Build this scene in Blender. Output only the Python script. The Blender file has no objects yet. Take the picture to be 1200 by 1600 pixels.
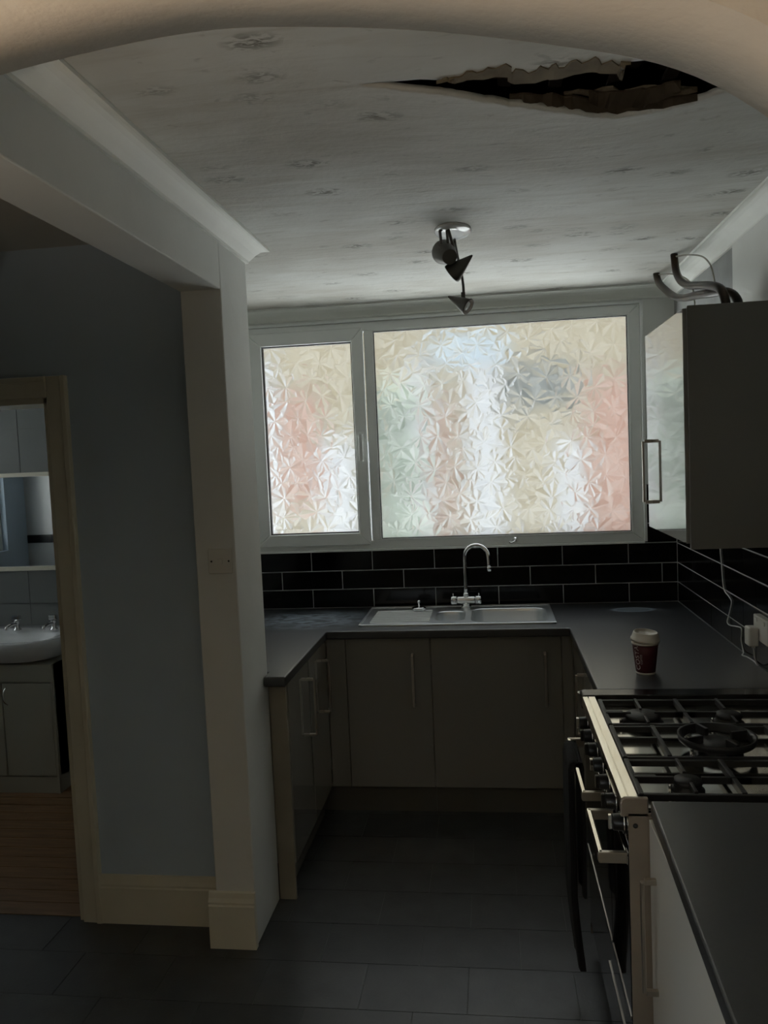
import bpy, bmesh, math, random
import numpy as np
from mathutils import Vector, Matrix

random.seed(7)
rng = np.random.default_rng(11)
SC = bpy.context.scene
COL = SC.collection
R = math.radians

# ------------------------------------------------------------------ camera
CAM_H = 1.70
PITCH, YAW, ROLL, FPX = 0.06782, -0.13280, 0.04395, 1260.0
cam = bpy.data.cameras.new('camera')
cam.sensor_fit = 'HORIZONTAL'
cam.sensor_width = 36.0
cam.lens = FPX / 1200.0 * 36.0
cam.clip_start = 0.02
cam.clip_end = 200
camo = bpy.data.objects.new('camera', cam)
COL.objects.link(camo)
_f = Vector((math.sin(YAW) * math.cos(PITCH), math.cos(YAW) * math.cos(PITCH), -math.sin(PITCH)))
_r = Vector((math.cos(YAW), -math.sin(YAW), 0))
_d = _f.cross(_r)
_r2 = _r * math.cos(ROLL) + _d * math.sin(ROLL)
_d2 = _d * math.cos(ROLL) - _r * math.sin(ROLL)
_m = Matrix((_r2, -_d2, -_f)).transposed().to_4x4()
_m.translation = (0, 0, CAM_H)
camo.matrix_world = _m
SC.camera = camo

# ------------------------------------------------------------------ world, exposure
world = bpy.data.worlds.new('overcast_sky')
SC.world = world
world.use_nodes = True
_wn = world.node_tree.nodes
_bg = _wn['Background']
_bg.inputs['Color'].default_value = (0.90, 0.97, 1.0, 1)
_bg.inputs['Strength'].default_value = 1.5
_sun = bpy.data.lights.new('sun', 'SUN')
_sun.energy = 26.0
_sun.color = (0.96, 1.0, 1.0)
_sun.angle = R(1.0)
_suno = bpy.data.objects.new('sun', _sun)
COL.objects.link(_suno)
_suno.location = (0, 9, 12)
_suno.rotation_euler = Vector((-0.45, -0.13, -1.0)).to_track_quat('-Z', 'Y').to_euler()
SC.view_settings.view_transform = 'Standard'
SC.view_settings.look = 'None'
SC.view_settings.exposure = -0.10
SC.view_settings.gamma = 1.0
SC.view_settings.use_curve_mapping = False
SC.cycles.max_bounces = 10
SC.cycles.diffuse_bounces = 6
SC.cycles.glossy_bounces = 5
SC.cycles.transmission_bounces = 8
SC.cycles.transparent_max_bounces = 8
SC.cycles.use_denoising = True
SC.cycles.sample_clamp_indirect = 8.0
SC.cycles.blur_glossy = 0.1

# ------------------------------------------------------------------ materials
def _lin(c):
    return tuple((v / 12.92 if v <= 0.04045 else ((v + 0.055) / 1.055) ** 2.4) for v in c)

def mat(name, col, rough=0.6, metal=0.0, var=0.0, vscale=6.0, bump=0.0, bscale=40.0, spec=0.5, coat=0.0,
        col2=None, stretch=None, detail=4.0):
    """plain procedural surface: base colour with noise mottling, fine bump"""
    m = bpy.data.materials.new(name)
    m.use_nodes = True
    nt = m.node_tree
    b = nt.nodes['Principled BSDF']
    b.inputs['Base Color'].default_value = (*col, 1)
    b.inputs['Roughness'].default_value = rough
    b.inputs['Metallic'].default_value = metal
    b.inputs['Specular IOR Level'].default_value = spec
    b.inputs['Coat Weight'].default_value = coat
    b.inputs['Coat Roughness'].default_value = 0.05
    if var > 0 or bump > 0 or col2:
        tc = nt.nodes.new('ShaderNodeNewGeometry')
        mp = nt.nodes.new('ShaderNodeMapping')
        if stretch:
            mp.inputs['Scale'].default_value = stretch
        nt.links.new(tc.outputs['Position'], mp.inputs['Vector'])
        if var > 0 or col2:
            n = nt.nodes.new('ShaderNodeTexNoise')
            n.inputs['Scale'].default_value = vscale
            n.inputs['Detail'].default_value = detail
            nt.links.new(mp.outputs['Vector'], n.inputs['Vector'])
            rp = nt.nodes.new('ShaderNodeValToRGB')
            c2 = col2 if col2 else tuple(v * (1 - var) for v in col)
            rp.color_ramp.elements[0].position = 0.33
            rp.color_ramp.elements[1].position = 0.68
            rp.color_ramp.elements[0].color = (*c2, 1)
            rp.color_ramp.elements[1].color = (*col, 1)
            nt.links.new(n.outputs['Fac'], rp.inputs['Fac'])
            nt.links.new(rp.outputs['Color'], b.inputs['Base Color'])
        if bump > 0:
            n2 = nt.nodes.new('ShaderNodeTexNoise')
            n2.inputs['Scale'].default_value = bscale
            n2.inputs['Detail'].default_value = 3
            nt.links.new(mp.outputs['Vector'], n2.inputs['Vector'])
            bp = nt.nodes.new('ShaderNodeBump')
            bp.inputs['Strength'].default_value = bump
            bp.inputs['Distance'].default_value = 0.004
            nt.links.new(n2.outputs['Fac'], bp.inputs['Height'])
            nt.links.new(bp.outputs['Normal'], b.inputs['Normal'])
    return m

M = {}
M['wall_cream'] = mat('painted_plaster_pale', (0.75, 0.76, 0.73), 0.7, var=0.08, vscale=3, bump=0.25, bscale=25)
M['wall_blue'] = mat('painted_plaster_blue', (0.52, 0.63, 0.74), 0.7, var=0.10, vscale=2, bump=0.2, bscale=20)
M['wall_grey'] = mat('wall_plaster_grey', (0.34, 0.35, 0.34), 0.8, var=0.25, vscale=5, bump=0.3)
M['arch'] = mat('arch_magnolia_paint', (0.72, 0.62, 0.50), 0.75, var=0.06, vscale=4, bump=0.3, bscale=60)
M['coving'] = mat('coving_paint', (0.80, 0.81, 0.76), 0.55, var=0.06, vscale=5)
M['gloss_trim'] = mat('gloss_trim_paint', (0.72, 0.69, 0.57), 0.35, var=0.08, vscale=6)
M['upvc'] = mat('white_upvc', (0.78, 0.80, 0.78), 0.3)
M['gasket'] = mat('black_gasket', (0.012, 0.012, 0.014), 0.5)
M['tile'] = mat('black_glazed_tile', (0.004, 0.004, 0.005), 0.12, spec=0.25, var=0.3, vscale=9)
M['grout'] = mat('grey_grout', (0.55, 0.56, 0.56), 0.8, var=0.2, vscale=30)
M['cab'] = mat('gloss_stone_grey_door', (0.22, 0.212, 0.185), 0.04, spec=0.7, coat=1.0)
M['cab_lit'] = mat('gloss_grey_door_lightened', (0.76, 0.76, 0.71), 0.06, spec=0.5, coat=0.2)  # lighter copy of the door grey, standing in for rear-room daylight
M['side_shaded'] = mat('wall_unit_side_shaded', (0.125, 0.12, 0.10), 0.3)  # darker than the doors: shade of the camera-facing side put into the colour
M['carcass'] = mat('cabinet_carcass_board', (0.40, 0.38, 0.33), 0.45)
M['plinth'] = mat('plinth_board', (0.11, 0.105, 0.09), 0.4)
M['endpanel'] = mat('end_panel_board', (0.30, 0.27, 0.21), 0.5, var=0.15, vscale=8)
M['sink_steel'] = mat('sink_steel', (0.76, 0.79, 0.81), 0.33, metal=1.0, bump=0.03, bscale=200)
M['steel'] = mat('brushed_steel', (0.78, 0.76, 0.70), 0.12, metal=1.0)
M['steel_trim'] = mat('polished_steel_trim', (0.92, 0.88, 0.79), 0.05, metal=1.0)
M['chrome'] = mat('chrome', (0.80, 0.80, 0.80), 0.06, metal=1.0)
M['handle'] = mat('satin_nickel', (0.52, 0.48, 0.43), 0.28, metal=1.0)
M['iron'] = mat('cast_iron', (0.012, 0.012, 0.013), 0.45, bump=0.2, bscale=120)
M['enamel'] = mat('black_enamel', (0.010, 0.010, 0.011), 0.18)
M['ovenglass'] = mat('black_oven_glass', (0.006, 0.006, 0.007), 0.04, spec=0.6)
M['cookside'] = mat('cooker_side_steel', (0.48, 0.42, 0.36), 0.42, metal=0.75, var=0.15, vscale=8)
M['knobblack'] = mat('knob_black', (0.015, 0.015, 0.015), 0.3)
M['towel'] = mat('black_cotton', (0.006, 0.006, 0.007), 0.95, bump=0.5, bscale=150)
M['cup'] = mat('maroon_card', (0.075, 0.010, 0.014), 0.55)
M['lid'] = mat('white_lid_plastic', (0.74, 0.70, 0.62), 0.4)
M['ink'] = mat('pale_print', (0.62, 0.55, 0.53), 0.6)
M['white_plastic'] = mat('white_plastic', (0.66, 0.65, 0.60), 0.35)
M['cable'] = mat('white_cable', (0.62, 0.62, 0.60), 0.45)
M['copper'] = mat('tarnished_copper', (0.050, 0.030, 0.015), 0.30, spec=0.2, metal=0.0, var=0.5, vscale=9, col2=(0.010, 0.008, 0.006))
M['spot'] = mat('spot_dark_metal', (0.10, 0.095, 0.085), 0.35, metal=0.6)
M['spotin'] = mat('spot_inner_white', (0.72, 0.66, 0.62), 0.4)
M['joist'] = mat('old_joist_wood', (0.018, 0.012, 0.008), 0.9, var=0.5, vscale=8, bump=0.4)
M['void'] = mat('darkened_void', (0.012, 0.010, 0.008), 0.95)  # near-black: the darkness of the ceiling hole is put into this colour
M['torn'] = mat('torn_plasterboard_paper', (0.20, 0.165, 0.11), 0.9, var=0.35, vscale=16, bump=0.5)
M['torn_dark'] = mat('torn_brown_paper', (0.06, 0.042, 0.024), 0.9, var=0.4, vscale=22, bump=0.5)
M['plank'] = mat('varnished_floorboard', (0.27, 0.155, 0.075), 0.42, var=0.35, vscale=5, stretch=(1, 8, 1))
M['bath_tile'] = mat('grey_bath_tile', (0.20, 0.21, 0.205), 0.2)
M['bath_tile_front'] = mat('white_bath_tile_glazed', (0.55, 0.57, 0.57), 0.2)
M['bath_grout'] = mat('pale_bath_grout', (0.17, 0.175, 0.17), 0.8)
M['bath_black'] = mat('black_border_tile', (0.006, 0.006, 0.006), 0.25)
M['ceramic'] = mat('white_ceramic', (0.75, 0.77, 0.78), 0.08)
M['vanity'] = mat('vanity_cream_board', (0.42, 0.41, 0.34), 0.4)
M['mirror'] = mat('mirror_silver', (0.85, 0.87, 0.88), 0.02, metal=1.0)
M['rear_wall'] = mat('rear_room_cream', (0.28, 0.26, 0.22), 0.8, var=0.05)
M['rear_floor'] = mat('rear_room_carpet', (0.15, 0.145, 0.12), 0.9)
M['lamp_metal'] = mat('lamp_brass', (0.45, 0.33, 0.16), 0.35, metal=1.0)
M['brick'] = mat('salmon_brick', (0.28, 0.145, 0.105), 0.85, var=0.25, vscale=10)
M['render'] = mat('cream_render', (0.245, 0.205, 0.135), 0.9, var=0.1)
M['pave'] = mat('pale_bounce_paving', (0.70, 0.71, 0.71), 0.9, var=0.2)  # unseen ground, set pale to bounce sunlight into the rooms
M['leaf'] = mat('hedge_leaf', (0.10, 0.13, 0.10), 0.8, var=0.5, vscale=9, bump=0.8, bscale=14)
M['dark_strip'] = mat('dark_ground_strip', (0.065, 0.066, 0.066), 0.95, var=0.3, vscale=30)
M['bluepanel'] = mat('pale_blue_panel', (0.30, 0.38, 0.46), 0.8)
M['bouncewhite'] = mat('white_bounce_render', (0.80, 0.80, 0.78), 0.9, var=0.05)
M['darkglass'] = mat('dark_house_glass', (0.05, 0.06, 0.06), 0.2)
M['paintwhite'] = mat('white_exterior_paint', (0.36, 0.37, 0.40), 0.5)

def worktop_mat():
    m = mat('black_stone_laminate', (0.012, 0.0145, 0.0175), 0.48, var=0.25, vscale=60, bump=0.04, bscale=160, spec=1.0, coat=0.7)
    m.node_tree.nodes['Principled BSDF'].inputs['Coat Roughness'].default_value = 0.24
    nt = m.node_tree
    b = nt.nodes['Principled BSDF']
    old = b.inputs['Base Color'].links[0].from_socket
    geo = nt.nodes.new('ShaderNodeNewGeometry')
    sep = nt.nodes.new('ShaderNodeSeparateXYZ')
    nt.links.new(geo.outputs['Position'], sep.inputs[0])
    def math_(op, a, c=None):
        n = nt.nodes.new('ShaderNodeMath'); n.operation = op; n.use_clamp = False
        for i, v in enumerate((a, c)):
            if v is None: continue
            if isinstance(v, (int, float)): n.inputs[i].default_value = v
            else: nt.links.new(v, n.inputs[i])
        return n.outputs[0]
    def blob(cx, cy, rx, ry):
        dx = math_('DIVIDE', math_('SUBTRACT', sep.outputs[0], cx), rx)
        dy = math_('DIVIDE', math_('SUBTRACT', sep.outputs[1], cy), ry)
        d = math_('SQRT', math_('ADD', math_('MULTIPLY', dx, dx), math_('MULTIPLY', dy, dy)))
        return d
    # dried limescale smear left of the drainer, ring mark in the right corner
    ns = nt.nodes.new('ShaderNodeTexNoise'); ns.inputs['Scale'].default_value = 7; ns.inputs['Detail'].default_value = 4
    ns.inputs['Distortion'].default_value = 2.2
    mp = nt.nodes.new('ShaderNodeMapping'); mp.inputs['Scale'].default_value = (1, 1.8, 1)
    nt.links.new(geo.outputs['Position'], mp.inputs[0]); nt.links.new(mp.outputs[0], ns.inputs['Vector'])
    d1 = blob(-0.92, 3.93, 0.36, 0.26)
    s1 = nt.nodes.new('ShaderNodeMapRange'); s1.inputs[1].default_value = 1.0; s1.inputs[2].default_value = 0.35
    nt.links.new(d1, s1.inputs[0])
    st = nt.nodes.new('ShaderNodeMapRange'); st.inputs[1].default_value = 0.36; st.inputs[2].default_value = 0.62
    nt.links.new(ns.outputs['Fac'], st.inputs[0])
    smear = math_('MULTIPLY', s1.outputs[0], st.outputs[0])
    d2 = blob(0.672, 4.04, 0.105, 0.055)
    ring = math_('SUBTRACT', 1.0, math_('DIVIDE', math_('ABSOLUTE', math_('SUBTRACT', d2, 0.85)), 0.25))
    rc = nt.nodes.new('ShaderNodeMapRange'); nt.links.new(ring, rc.inputs[0])
    rfill = nt.nodes.new('ShaderNodeMapRange'); rfill.inputs[1].default_value = 1.0; rfill.inputs[2].default_value = 0.7
    rfill.inputs[4].default_value = 0.45
    nt.links.new(d2, rfill.inputs[0])
    tot = math_('MAXIMUM', math_('MULTIPLY', smear, 1.0), math_('MAXIMUM', rc.outputs[0], rfill.outputs[0]))
    mx = nt.nodes.new('ShaderNodeMix'); mx.data_type = 'RGBA'
    nt.links.new(math_('MULTIPLY', tot, 0.95), mx.inputs['Factor'])
    nt.links.new(old, mx.inputs['A'])
    mx.inputs['B'].default_value = (0.34, 0.41, 0.48, 1)
    nt.links.new(mx.outputs['Result'], b.inputs['Base Color'])
    return m
M['worktop'] = worktop_mat()

def ceiling_mat():
    m = bpy.data.materials.new('papered_ceiling_mould')
    m.use_nodes = True
    nt = m.node_tree
    b = nt.nodes['Principled BSDF']
    b.inputs['Roughness'].default_value = 0.75
    geo = nt.nodes.new('ShaderNodeNewGeometry')
    def noise(scale, detail, sx, sy, dist=0.0, off=0.0):
        mp = nt.nodes.new('ShaderNodeMapping')
        mp.inputs['Scale'].default_value = (sx, sy, 1)
        mp.inputs['Location'].default_value = (off, off * .7, 0)
        nt.links.new(geo.outputs['Position'], mp.inputs[0])
        n = nt.nodes.new('ShaderNodeTexNoise')
        n.inputs['Scale'].default_value = scale
        n.inputs['Detail'].default_value = detail
        n.inputs['Distortion'].default_value = dist
        nt.links.new(mp.outputs[0], n.inputs['Vector'])
        return n.outputs['Fac']
    def rng_(v, a, c, lo=0.0, hi=1.0):
        n = nt.nodes.new('ShaderNodeMapRange')
        n.inputs[1].default_value = a; n.inputs[2].default_value = c
        n.inputs[3].default_value = lo; n.inputs[4].default_value = hi
        nt.links.new(v, n.inputs[0]); return n.outputs[0]
    def mul(a, c):
        n = nt.nodes.new('ShaderNodeMath'); n.operation = 'MULTIPLY'
        nt.links.new(a, n.inputs[0])
        if isinstance(c, float): n.inputs[1].default_value = c
        else: nt.links.new(c, n.inputs[1])
        return n.outputs[0]
    def mix(f, a, c):
        n = nt.nodes.new('ShaderNodeMix'); n.data_type = 'RGBA'
        nt.links.new(f, n.inputs['Factor'])
        for s, v in (('A', a), ('B', c)):
            if isinstance(v, tuple): n.inputs[s].default_value = (*v, 1)
            else: nt.links.new(v, n.inputs[s])
        return n.outputs['Result']
    broad = noise(1.6, 3, 1, 1.3)
    base = mix(rng_(broad, 0.38, 0.66), (0.58, 0.585, 0.555), (0.43, 0.415, 0.37))
    streak = noise(5.0, 4, 0.7, 4.0, 0.6)
    base = mix(mul(rng_(streak, 0.52, 0.72), 0.35), base, (0.36, 0.33, 0.27))
    # patchy mould flecks
    vor = nt.nodes.new('ShaderNodeTexVoronoi')
    vor.inputs['Scale'].default_value = 5.6
    mpv = nt.nodes.new('ShaderNodeMapping'); mpv.inputs['Scale'].default_value = (0.85, 1.5, 1)
    nt.links.new(geo.outputs['Position'], mpv.inputs[0]); nt.links.new(mpv.outputs[0], vor.inputs['Vector'])
    fleck = rng_(vor.outputs['Distance'], 0.34, 0.12)
    sc = nt.nodes.new('ShaderNodeSeparateColor')
    nt.links.new(vor.outputs['Color'], sc.inputs[0])
    fleck = mul(fleck, rng_(sc.outputs[0], 0.25, 0.75))
    brk = rng_(noise(42, 4, 0.8, 1.6, 1.0), 0.44, 0.56)
    base = mix(mul(mul(fleck, brk), 0.95), base, (0.17, 0.165, 0.14))
    spk = rng_(noise(22, 5, 0.8, 1.5, 0.5, 3.1), 0.64, 0.72)
    base = mix(mul(spk, 0.35), base, (0.2, 0.19, 0.17))
    nt.links.new(base, b.inputs['Base Color'])
    bp = nt.nodes.new('ShaderNodeBump'); bp.inputs['Strength'].default_value = 0.35; bp.inputs['Distance'].default_value = 0.004
    nt.links.new(noise(55, 3, 1, 1), bp.inputs['Height'])
    bp2 = nt.nodes.new('ShaderNodeBump'); bp2.inputs['Strength'].default_value = 0.3; bp2.inputs['Distance'].default_value = 0.012
    nt.links.new(noise(7, 3, 0.7, 3.0, 0.5), bp2.inputs['Height'])
    nt.links.new(bp.outputs['Normal'], bp2.inputs['Normal'])
    nt.links.new(bp2.outputs['Normal'], b.inputs['Normal'])
    return m
M['ceiling'] = ceiling_mat()
M['ceiling_plain'] = mat('plain_ceiling_paint', (0.6, 0.59, 0.55), 0.8, var=0.05)

def floor_tile_mat():
    m = mat('charcoal_vinyl_tile', (0.056, 0.058, 0.059), 0.38, var=0.35, vscale=9, bump=0.12, bscale=90, spec=0.6)
    nt = m.node_tree
    b = nt.nodes['Principled BSDF']
    old = b.inputs['Base Color'].links[0].from_socket
    oi = nt.nodes.new('ShaderNodeObjectInfo')
    mr = nt.nodes.new('ShaderNodeMapRange'); mr.inputs[3].default_value = 0.75; mr.inputs[4].default_value = 1.2
    nt.links.new(oi.outputs['Random'], mr.inputs[0])
    mx = nt.nodes.new('ShaderNodeMix'); mx.data_type = 'RGBA'; mx.blend_type = 'MULTIPLY'
    mx.inputs['Factor'].default_value = 1
    nt.links.new(old, mx.inputs['A']); nt.links.new(mr.outputs[0], mx.inputs['B'])
    nt.links.new(mx.outputs['Result'], b.inputs['Base Color'])
    return m
M['floor_tile'] = floor_tile_mat()
M['floor_joint'] = mat('floor_joint_dark', (0.11, 0.11, 0.11), 0.7)

def frosted_mat(name, tint=(0.93, 0.93, 0.92)):
    """etched leaf film on glass: part of the light is scattered, part passes blurred through the facets"""
    m = bpy.data.materials.new(name)
    m.use_nodes = True
    nt = m.node_tree
    nt.nodes.remove(nt.nodes['Principled BSDF'])
    out = nt.nodes['Material Output']
    at = nt.nodes.new('ShaderNodeAttribute'); at.attribute_name = 'etch'
    tr = nt.nodes.new('ShaderNodeBsdfTranslucent'); tr.inputs['Color'].default_value = (*tint, 1)
    rf = nt.nodes.new('ShaderNodeBsdfRefraction')
    rf.inputs['Roughness'].default_value = 0.30
    rf.inputs['IOR'].default_value = 1.25
    rf.inputs['Color'].default_value = (*tint, 1)
    mr = nt.nodes.new('ShaderNodeMapRange'); mr.inputs[3].default_value = 0.80; mr.inputs[4].default_value = 0.97
    nt.links.new(at.outputs['Fac'], mr.inputs[0])
    mx = nt.nodes.new('ShaderNodeMixShader')
    nt.links.new(mr.outputs[0], mx.inputs[0])
    nt.links.new(tr.outputs[0], mx.inputs[1]); nt.links.new(rf.outputs[0], mx.inputs[2])
    nt.links.new(mx.outputs[0], out.inputs['Surface'])
    return m
M['frost'] = frosted_mat('leaf_etched_glass')
_cg = bpy.data.materials.new('clear_glass'); _cg.use_nodes = True
_n = _cg.node_tree; _n.nodes.remove(_n.nodes['Principled BSDF'])
_t = _n.nodes.new('ShaderNodeBsdfTransparent'); _g = _n.nodes.new('ShaderNodeBsdfGlossy'); _g.inputs['Roughness'].default_value = 0.02
_x = _n.nodes.new('ShaderNodeMixShader'); _x.inputs[0].default_value = 0.06
_n.links.new(_t.outputs[0], _x.inputs[1]); _n.links.new(_g.outputs[0], _x.inputs[2]); _n.links.new(_x.outputs[0], _n.nodes['Material Output'].inputs['Surface'])
M['clear_glass'] = _cg
M['frost2'] = frosted_mat('plain_etched_glass')

# ------------------------------------------------------------------ mesh helpers
WL = {}      # world location of every object's origin

class B:
    def __init__(s):
        s.bm = bmesh.new()
    def box(s, x0, x1, y0, y1, z0, z1, rot=None, piv=None):
        vs = [s.bm.verts.new((x, y, z)) for z in (z0, z1) for y in (y0, y1) for x in (x0, x1)]
        if rot is not None:
            p = Vector(piv) if piv is not None else Vector(((x0 + x1) / 2, (y0 + y1) / 2, (z0 + z1) / 2))
            for v in vs: v.co = rot @ (v.co - p) + p
        for q in ((0, 2, 3, 1), (4, 5, 7, 6), (0, 1, 5, 4), (2, 6, 7, 3), (0, 4, 6, 2), (1, 3, 7, 5)):
            s.bm.faces.new([vs[i] for i in q])
        return s
    def prism(s, pts, axis, a, b_, smooth=False):
        """extrude polygon pts (2-D) along axis from a to b_"""
        def P(u, v, w):
            return {'x': (w, u, v), 'y': (u, w, v), 'z': (u, v, w)}[axis]
        A = [s.bm.verts.new(P(u, v, a)) for u, v in pts]
        Bv = [s.bm.verts.new(P(u, v, b_)) for u, v in pts]
        n = len(pts)
        s.bm.faces.new(A[::-1]); s.bm.faces.new(Bv)
        for i in range(n):
            f = s.bm.faces.new((A[i], A[(i + 1) % n], Bv[(i + 1) % n], Bv[i])); f.smooth = smooth
        return s
    def rings(s, rings, close=True, cap0=True, cap1=True, smooth=True):
        vr = [[s.bm.verts.new(p) for p in r] for r in rings]
        n = len(vr[0])
        for a, c in zip(vr, vr[1:]):
            for i in range(n if close else n - 1):
                f = s.bm.faces.new((a[i], a[(i + 1) % n], c[(i + 1) % n], c[i])); f.smooth = smooth
        if cap0: s.bm.faces.new(vr[0][::-1])
        if cap1: s.bm.faces.new(vr[-1])
        return s
    def lathe(s, prof, origin=(0, 0, 0), axis=(0, 0, 1), n=24, cap0=True, cap1=True, smooth=True):
        """prof: list of (radius, height) along axis"""
        ax = Vector(axis).normalized()
        t = Vector((1, 0, 0)) if abs(ax.x) < 0.9 else Vector((0, 1, 0))
        u = ax.cross(t).normalized(); v = ax.cross(u)
        o = Vector(origin)
        rr = []
        for r, h in prof:
            rr.append([o + ax * h + (u * math.cos(2 * math.pi * k / n) + v * math.sin(2 * math.pi * k / n)) * max(r, 1e-5) for k in range(n)])
        return s.rings(rr, True, cap0, cap1, smooth)
    def tube(s, pts, r, n=12, sub=6):
        P = [Vector(p) for p in pts]
        if len(P) > 2 and sub > 1:
            Q = []
            for i in range(len(P) - 1):
                p0 = P[max(i - 1, 0)]; p1 = P[i]; p2 = P[i + 1]; p3 = P[min(i + 2, len(P) - 1)]
                for k in range(sub):
                    t = k / sub
                    Q.append(0.5 * ((2 * p1) + (p2 - p0) * t + (2 * p0 - 5 * p1 + 4 * p2 - p3) * t * t + (3 * p1 - p0 - 3 * p2 + p3) * t ** 3))
            Q.append(P[-1]); P = Q
        rr = []
        prev = None
        for i, p in enumerate(P):
            d = (P[min(i + 1, len(P) - 1)] - P[max(i - 1, 0)]).normalized()
            if prev is None:
                t = Vector((0, 0, 1)) if abs(d.z) < 0.9 else Vector((1, 0, 0))
                u = d.cross(t).normalized()
            else:
                u = (prev - d * prev.dot(d)).normalized()
            prev = u
            v = d.cross(u)
            rr.append([p + (u * math.cos(2 * math.pi * k / n) + v * math.sin(2 * math.pi * k / n)) * r for k in range(n)])
        return s.rings(rr)
    def holed(s, outer, holes, z0, z1):
        """flat plate (z0..z1) with holes; outlines as 2-D point lists"""
        tmp = bmesh.new()
        for lp in [outer] + holes:
            vs = [tmp.verts.new((x, y, 0)) for x, y in lp]
            for i in range(len(vs)): tmp.edges.new((vs[i], vs[(i + 1) % len(vs)]))
        bmesh.ops.triangle_fill(tmp, edges=tmp.edges[:], use_beauty=True, use_dissolve=False, normal=(0, 0, 1))
        tmp.verts.index_update()
        for z, flip in ((z1, False), (z0, True)):
            mp = [s.bm.verts.new((v.co.x, v.co.y, z)) for v in tmp.verts]
            for f in tmp.faces:
                q = [mp[v.index] for v in f.verts]
                up = f.normal.z > 0
                if up == flip: q = q[::-1]
                s.bm.faces.new(q)
            if not flip: top = mp
            else: bot = mp
        k = 0
        for lp in [outer] + holes:
            n = len(lp)
            for i in range(n):
                a, c = k + i, k + (i + 1) % n
                s.bm.faces.new((bot[a], bot[c], top[c], top[a]))
            k += n
        tmp.free()
        return s
    def build(s, name, m, parent=None, bevel=0.0, seg=2, origin=None, smooth=None):
        bmesh.ops.remove_doubles(s.bm, verts=s.bm.verts, dist=1e-6)
        bmesh.ops.recalc_face_normals(s.bm, faces=s.bm.faces)
        me = bpy.data.meshes.new(name)
        s.bm.to_mesh(me); s.bm.free()
        return finish(name, me, m, parent, bevel, seg, origin)

def finish(name, me, m, parent=None, bevel=0.0, seg=2, origin=None):
    co = np.empty(len(me.vertices) * 3); me.vertices.foreach_get('co', co); co = co.reshape(-1, 3)
    lo, hi = co.min(0), co.max(0)
    c = Vector(origin) if origin is not None else Vector(((lo[0] + hi[0]) / 2, (lo[1] + hi[1]) / 2, lo[2]))
    me.transform(Matrix.Translation(-c))
    me.materials.append(M[m] if isinstance(m, str) else m)
    o = bpy.data.objects.new(name, me)
    COL.objects.link(o)
    place(o, c, parent)
    if bevel > 0:
        md = o.modifiers.new('bevel', 'BEVEL'); md.width = bevel; md.segments = seg
        md.limit_method = 'ANGLE'; md.angle_limit = R(40)
    return o

def place(o, w, parent=None):
    w = Vector(w)
    WL[o.name] = w
    if parent is not None:
        o.parent = parent
        o.location = w - WL[parent.name]
    else:
        o.location = w

def thing(name, label, cat, loc, group=None):
    o = bpy.data.objects.new(name, None)
    o.empty_display_size = 0.05
    COL.objects.link(o)
    place(o, loc)
    return tag(o, label, cat, group)

def tag(o, label, cat, group=None):
    o['label'] = label; o['category'] = cat
    if group: o['group'] = group
    return o

def struct(o, label=None):
    o['kind'] = 'structure'
    if label: o['label'] = label
    return o

def sempty(name, loc, label=None):
    o = bpy.data.objects.new(name, None); o.empty_display_size = 0.05
    COL.objects.link(o); place(o, loc)
    return struct(o, label)

def rrect(x0, x1, y0, y1, r, n=5):
    pts = []
    for cx, cy, a in ((x1 - r, y1 - r, 0), (x0 + r, y1 - r, 90), (x0 + r, y0 + r, 180), (x1 - r, y0 + r, 270)):
        for k in range(n + 1):
            t = R(a + 90 * k / n)
            pts.append((cx + r * math.cos(t), cy + r * math.sin(t)))
    return pts

# ------------------------------------------------------------------ key planes
BW = 4.25          # back wall
RW = 0.94          # right wall
LW = -1.38         # left wall of the kitchen recess
CZ = 2.50          # ceiling
ZT = 2.86          # top of the masonry

# ================================================================== STRUCTURE
# ---- floor
floor = struct(B().box(-3.6, 1.2, -3.4, 4.5, -0.10, -0.003).build('floor', 'floor_joint'), 'dark vinyl tiled kitchen and hall floor')
PX, PY = 0.3375, 0.2265
proto = None
rows = [(k, 2.345 + k * PY) for k in range(-4, 8)]
for k, y0 in rows:
    xs0 = -0.463 if k % 2 == 0 else -0.2925
    for j in range(-6, 5):
        x0 = xs0 + j * PX
        y1 = y0 + PY
        if y0 > 3.80: continue
        if x0 + PX < -2.4 or x0 > 0.36: continue
        if x0 + PX < -1.0 and y0 > 2.75: continue
        if proto is None:
            proto = B().box(0.0012, PX - 0.0012, 0.0012, PY - 0.0012, -0.003, 0.0).build('floor_tile', 'floor_tile', floor, origin=(0, 0, 0))
            t = proto
        else:
            t = proto.copy(); COL.objects.link(t)
        place(t, (x0, y0, 0), floor)
# ---- back wall with window opening
WX0, WX1, WZ0, WZ1 = -1.30, 0.770, 1.214, 2.412
b = B()
b.box(LW - 0.1, WX0, BW, BW + 0.26, 0, ZT).box(WX1, RW + 0.2, BW, BW + 0.26, 0, ZT)
b.box(WX0, WX1, BW, BW + 0.26, 0, WZ0).box(WX0, WX1, BW, BW + 0.26, WZ1, ZT)
wall_back = struct(b.build('wall_back', 'wall_cream'))
# ---- right wall
wall_right = struct(B().box(RW, RW + 0.2, -3.4, BW, 0, ZT).build('wall_right', 'wall_grey'))  # grey wall; a paler panel covers its nearer upper part
B().box(RW - 0.012, RW, 1.05, 3.235, 1.42, CZ - 0.062).build('pale_panel', 'wall_cream', wall_right, bevel=0.003)
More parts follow.
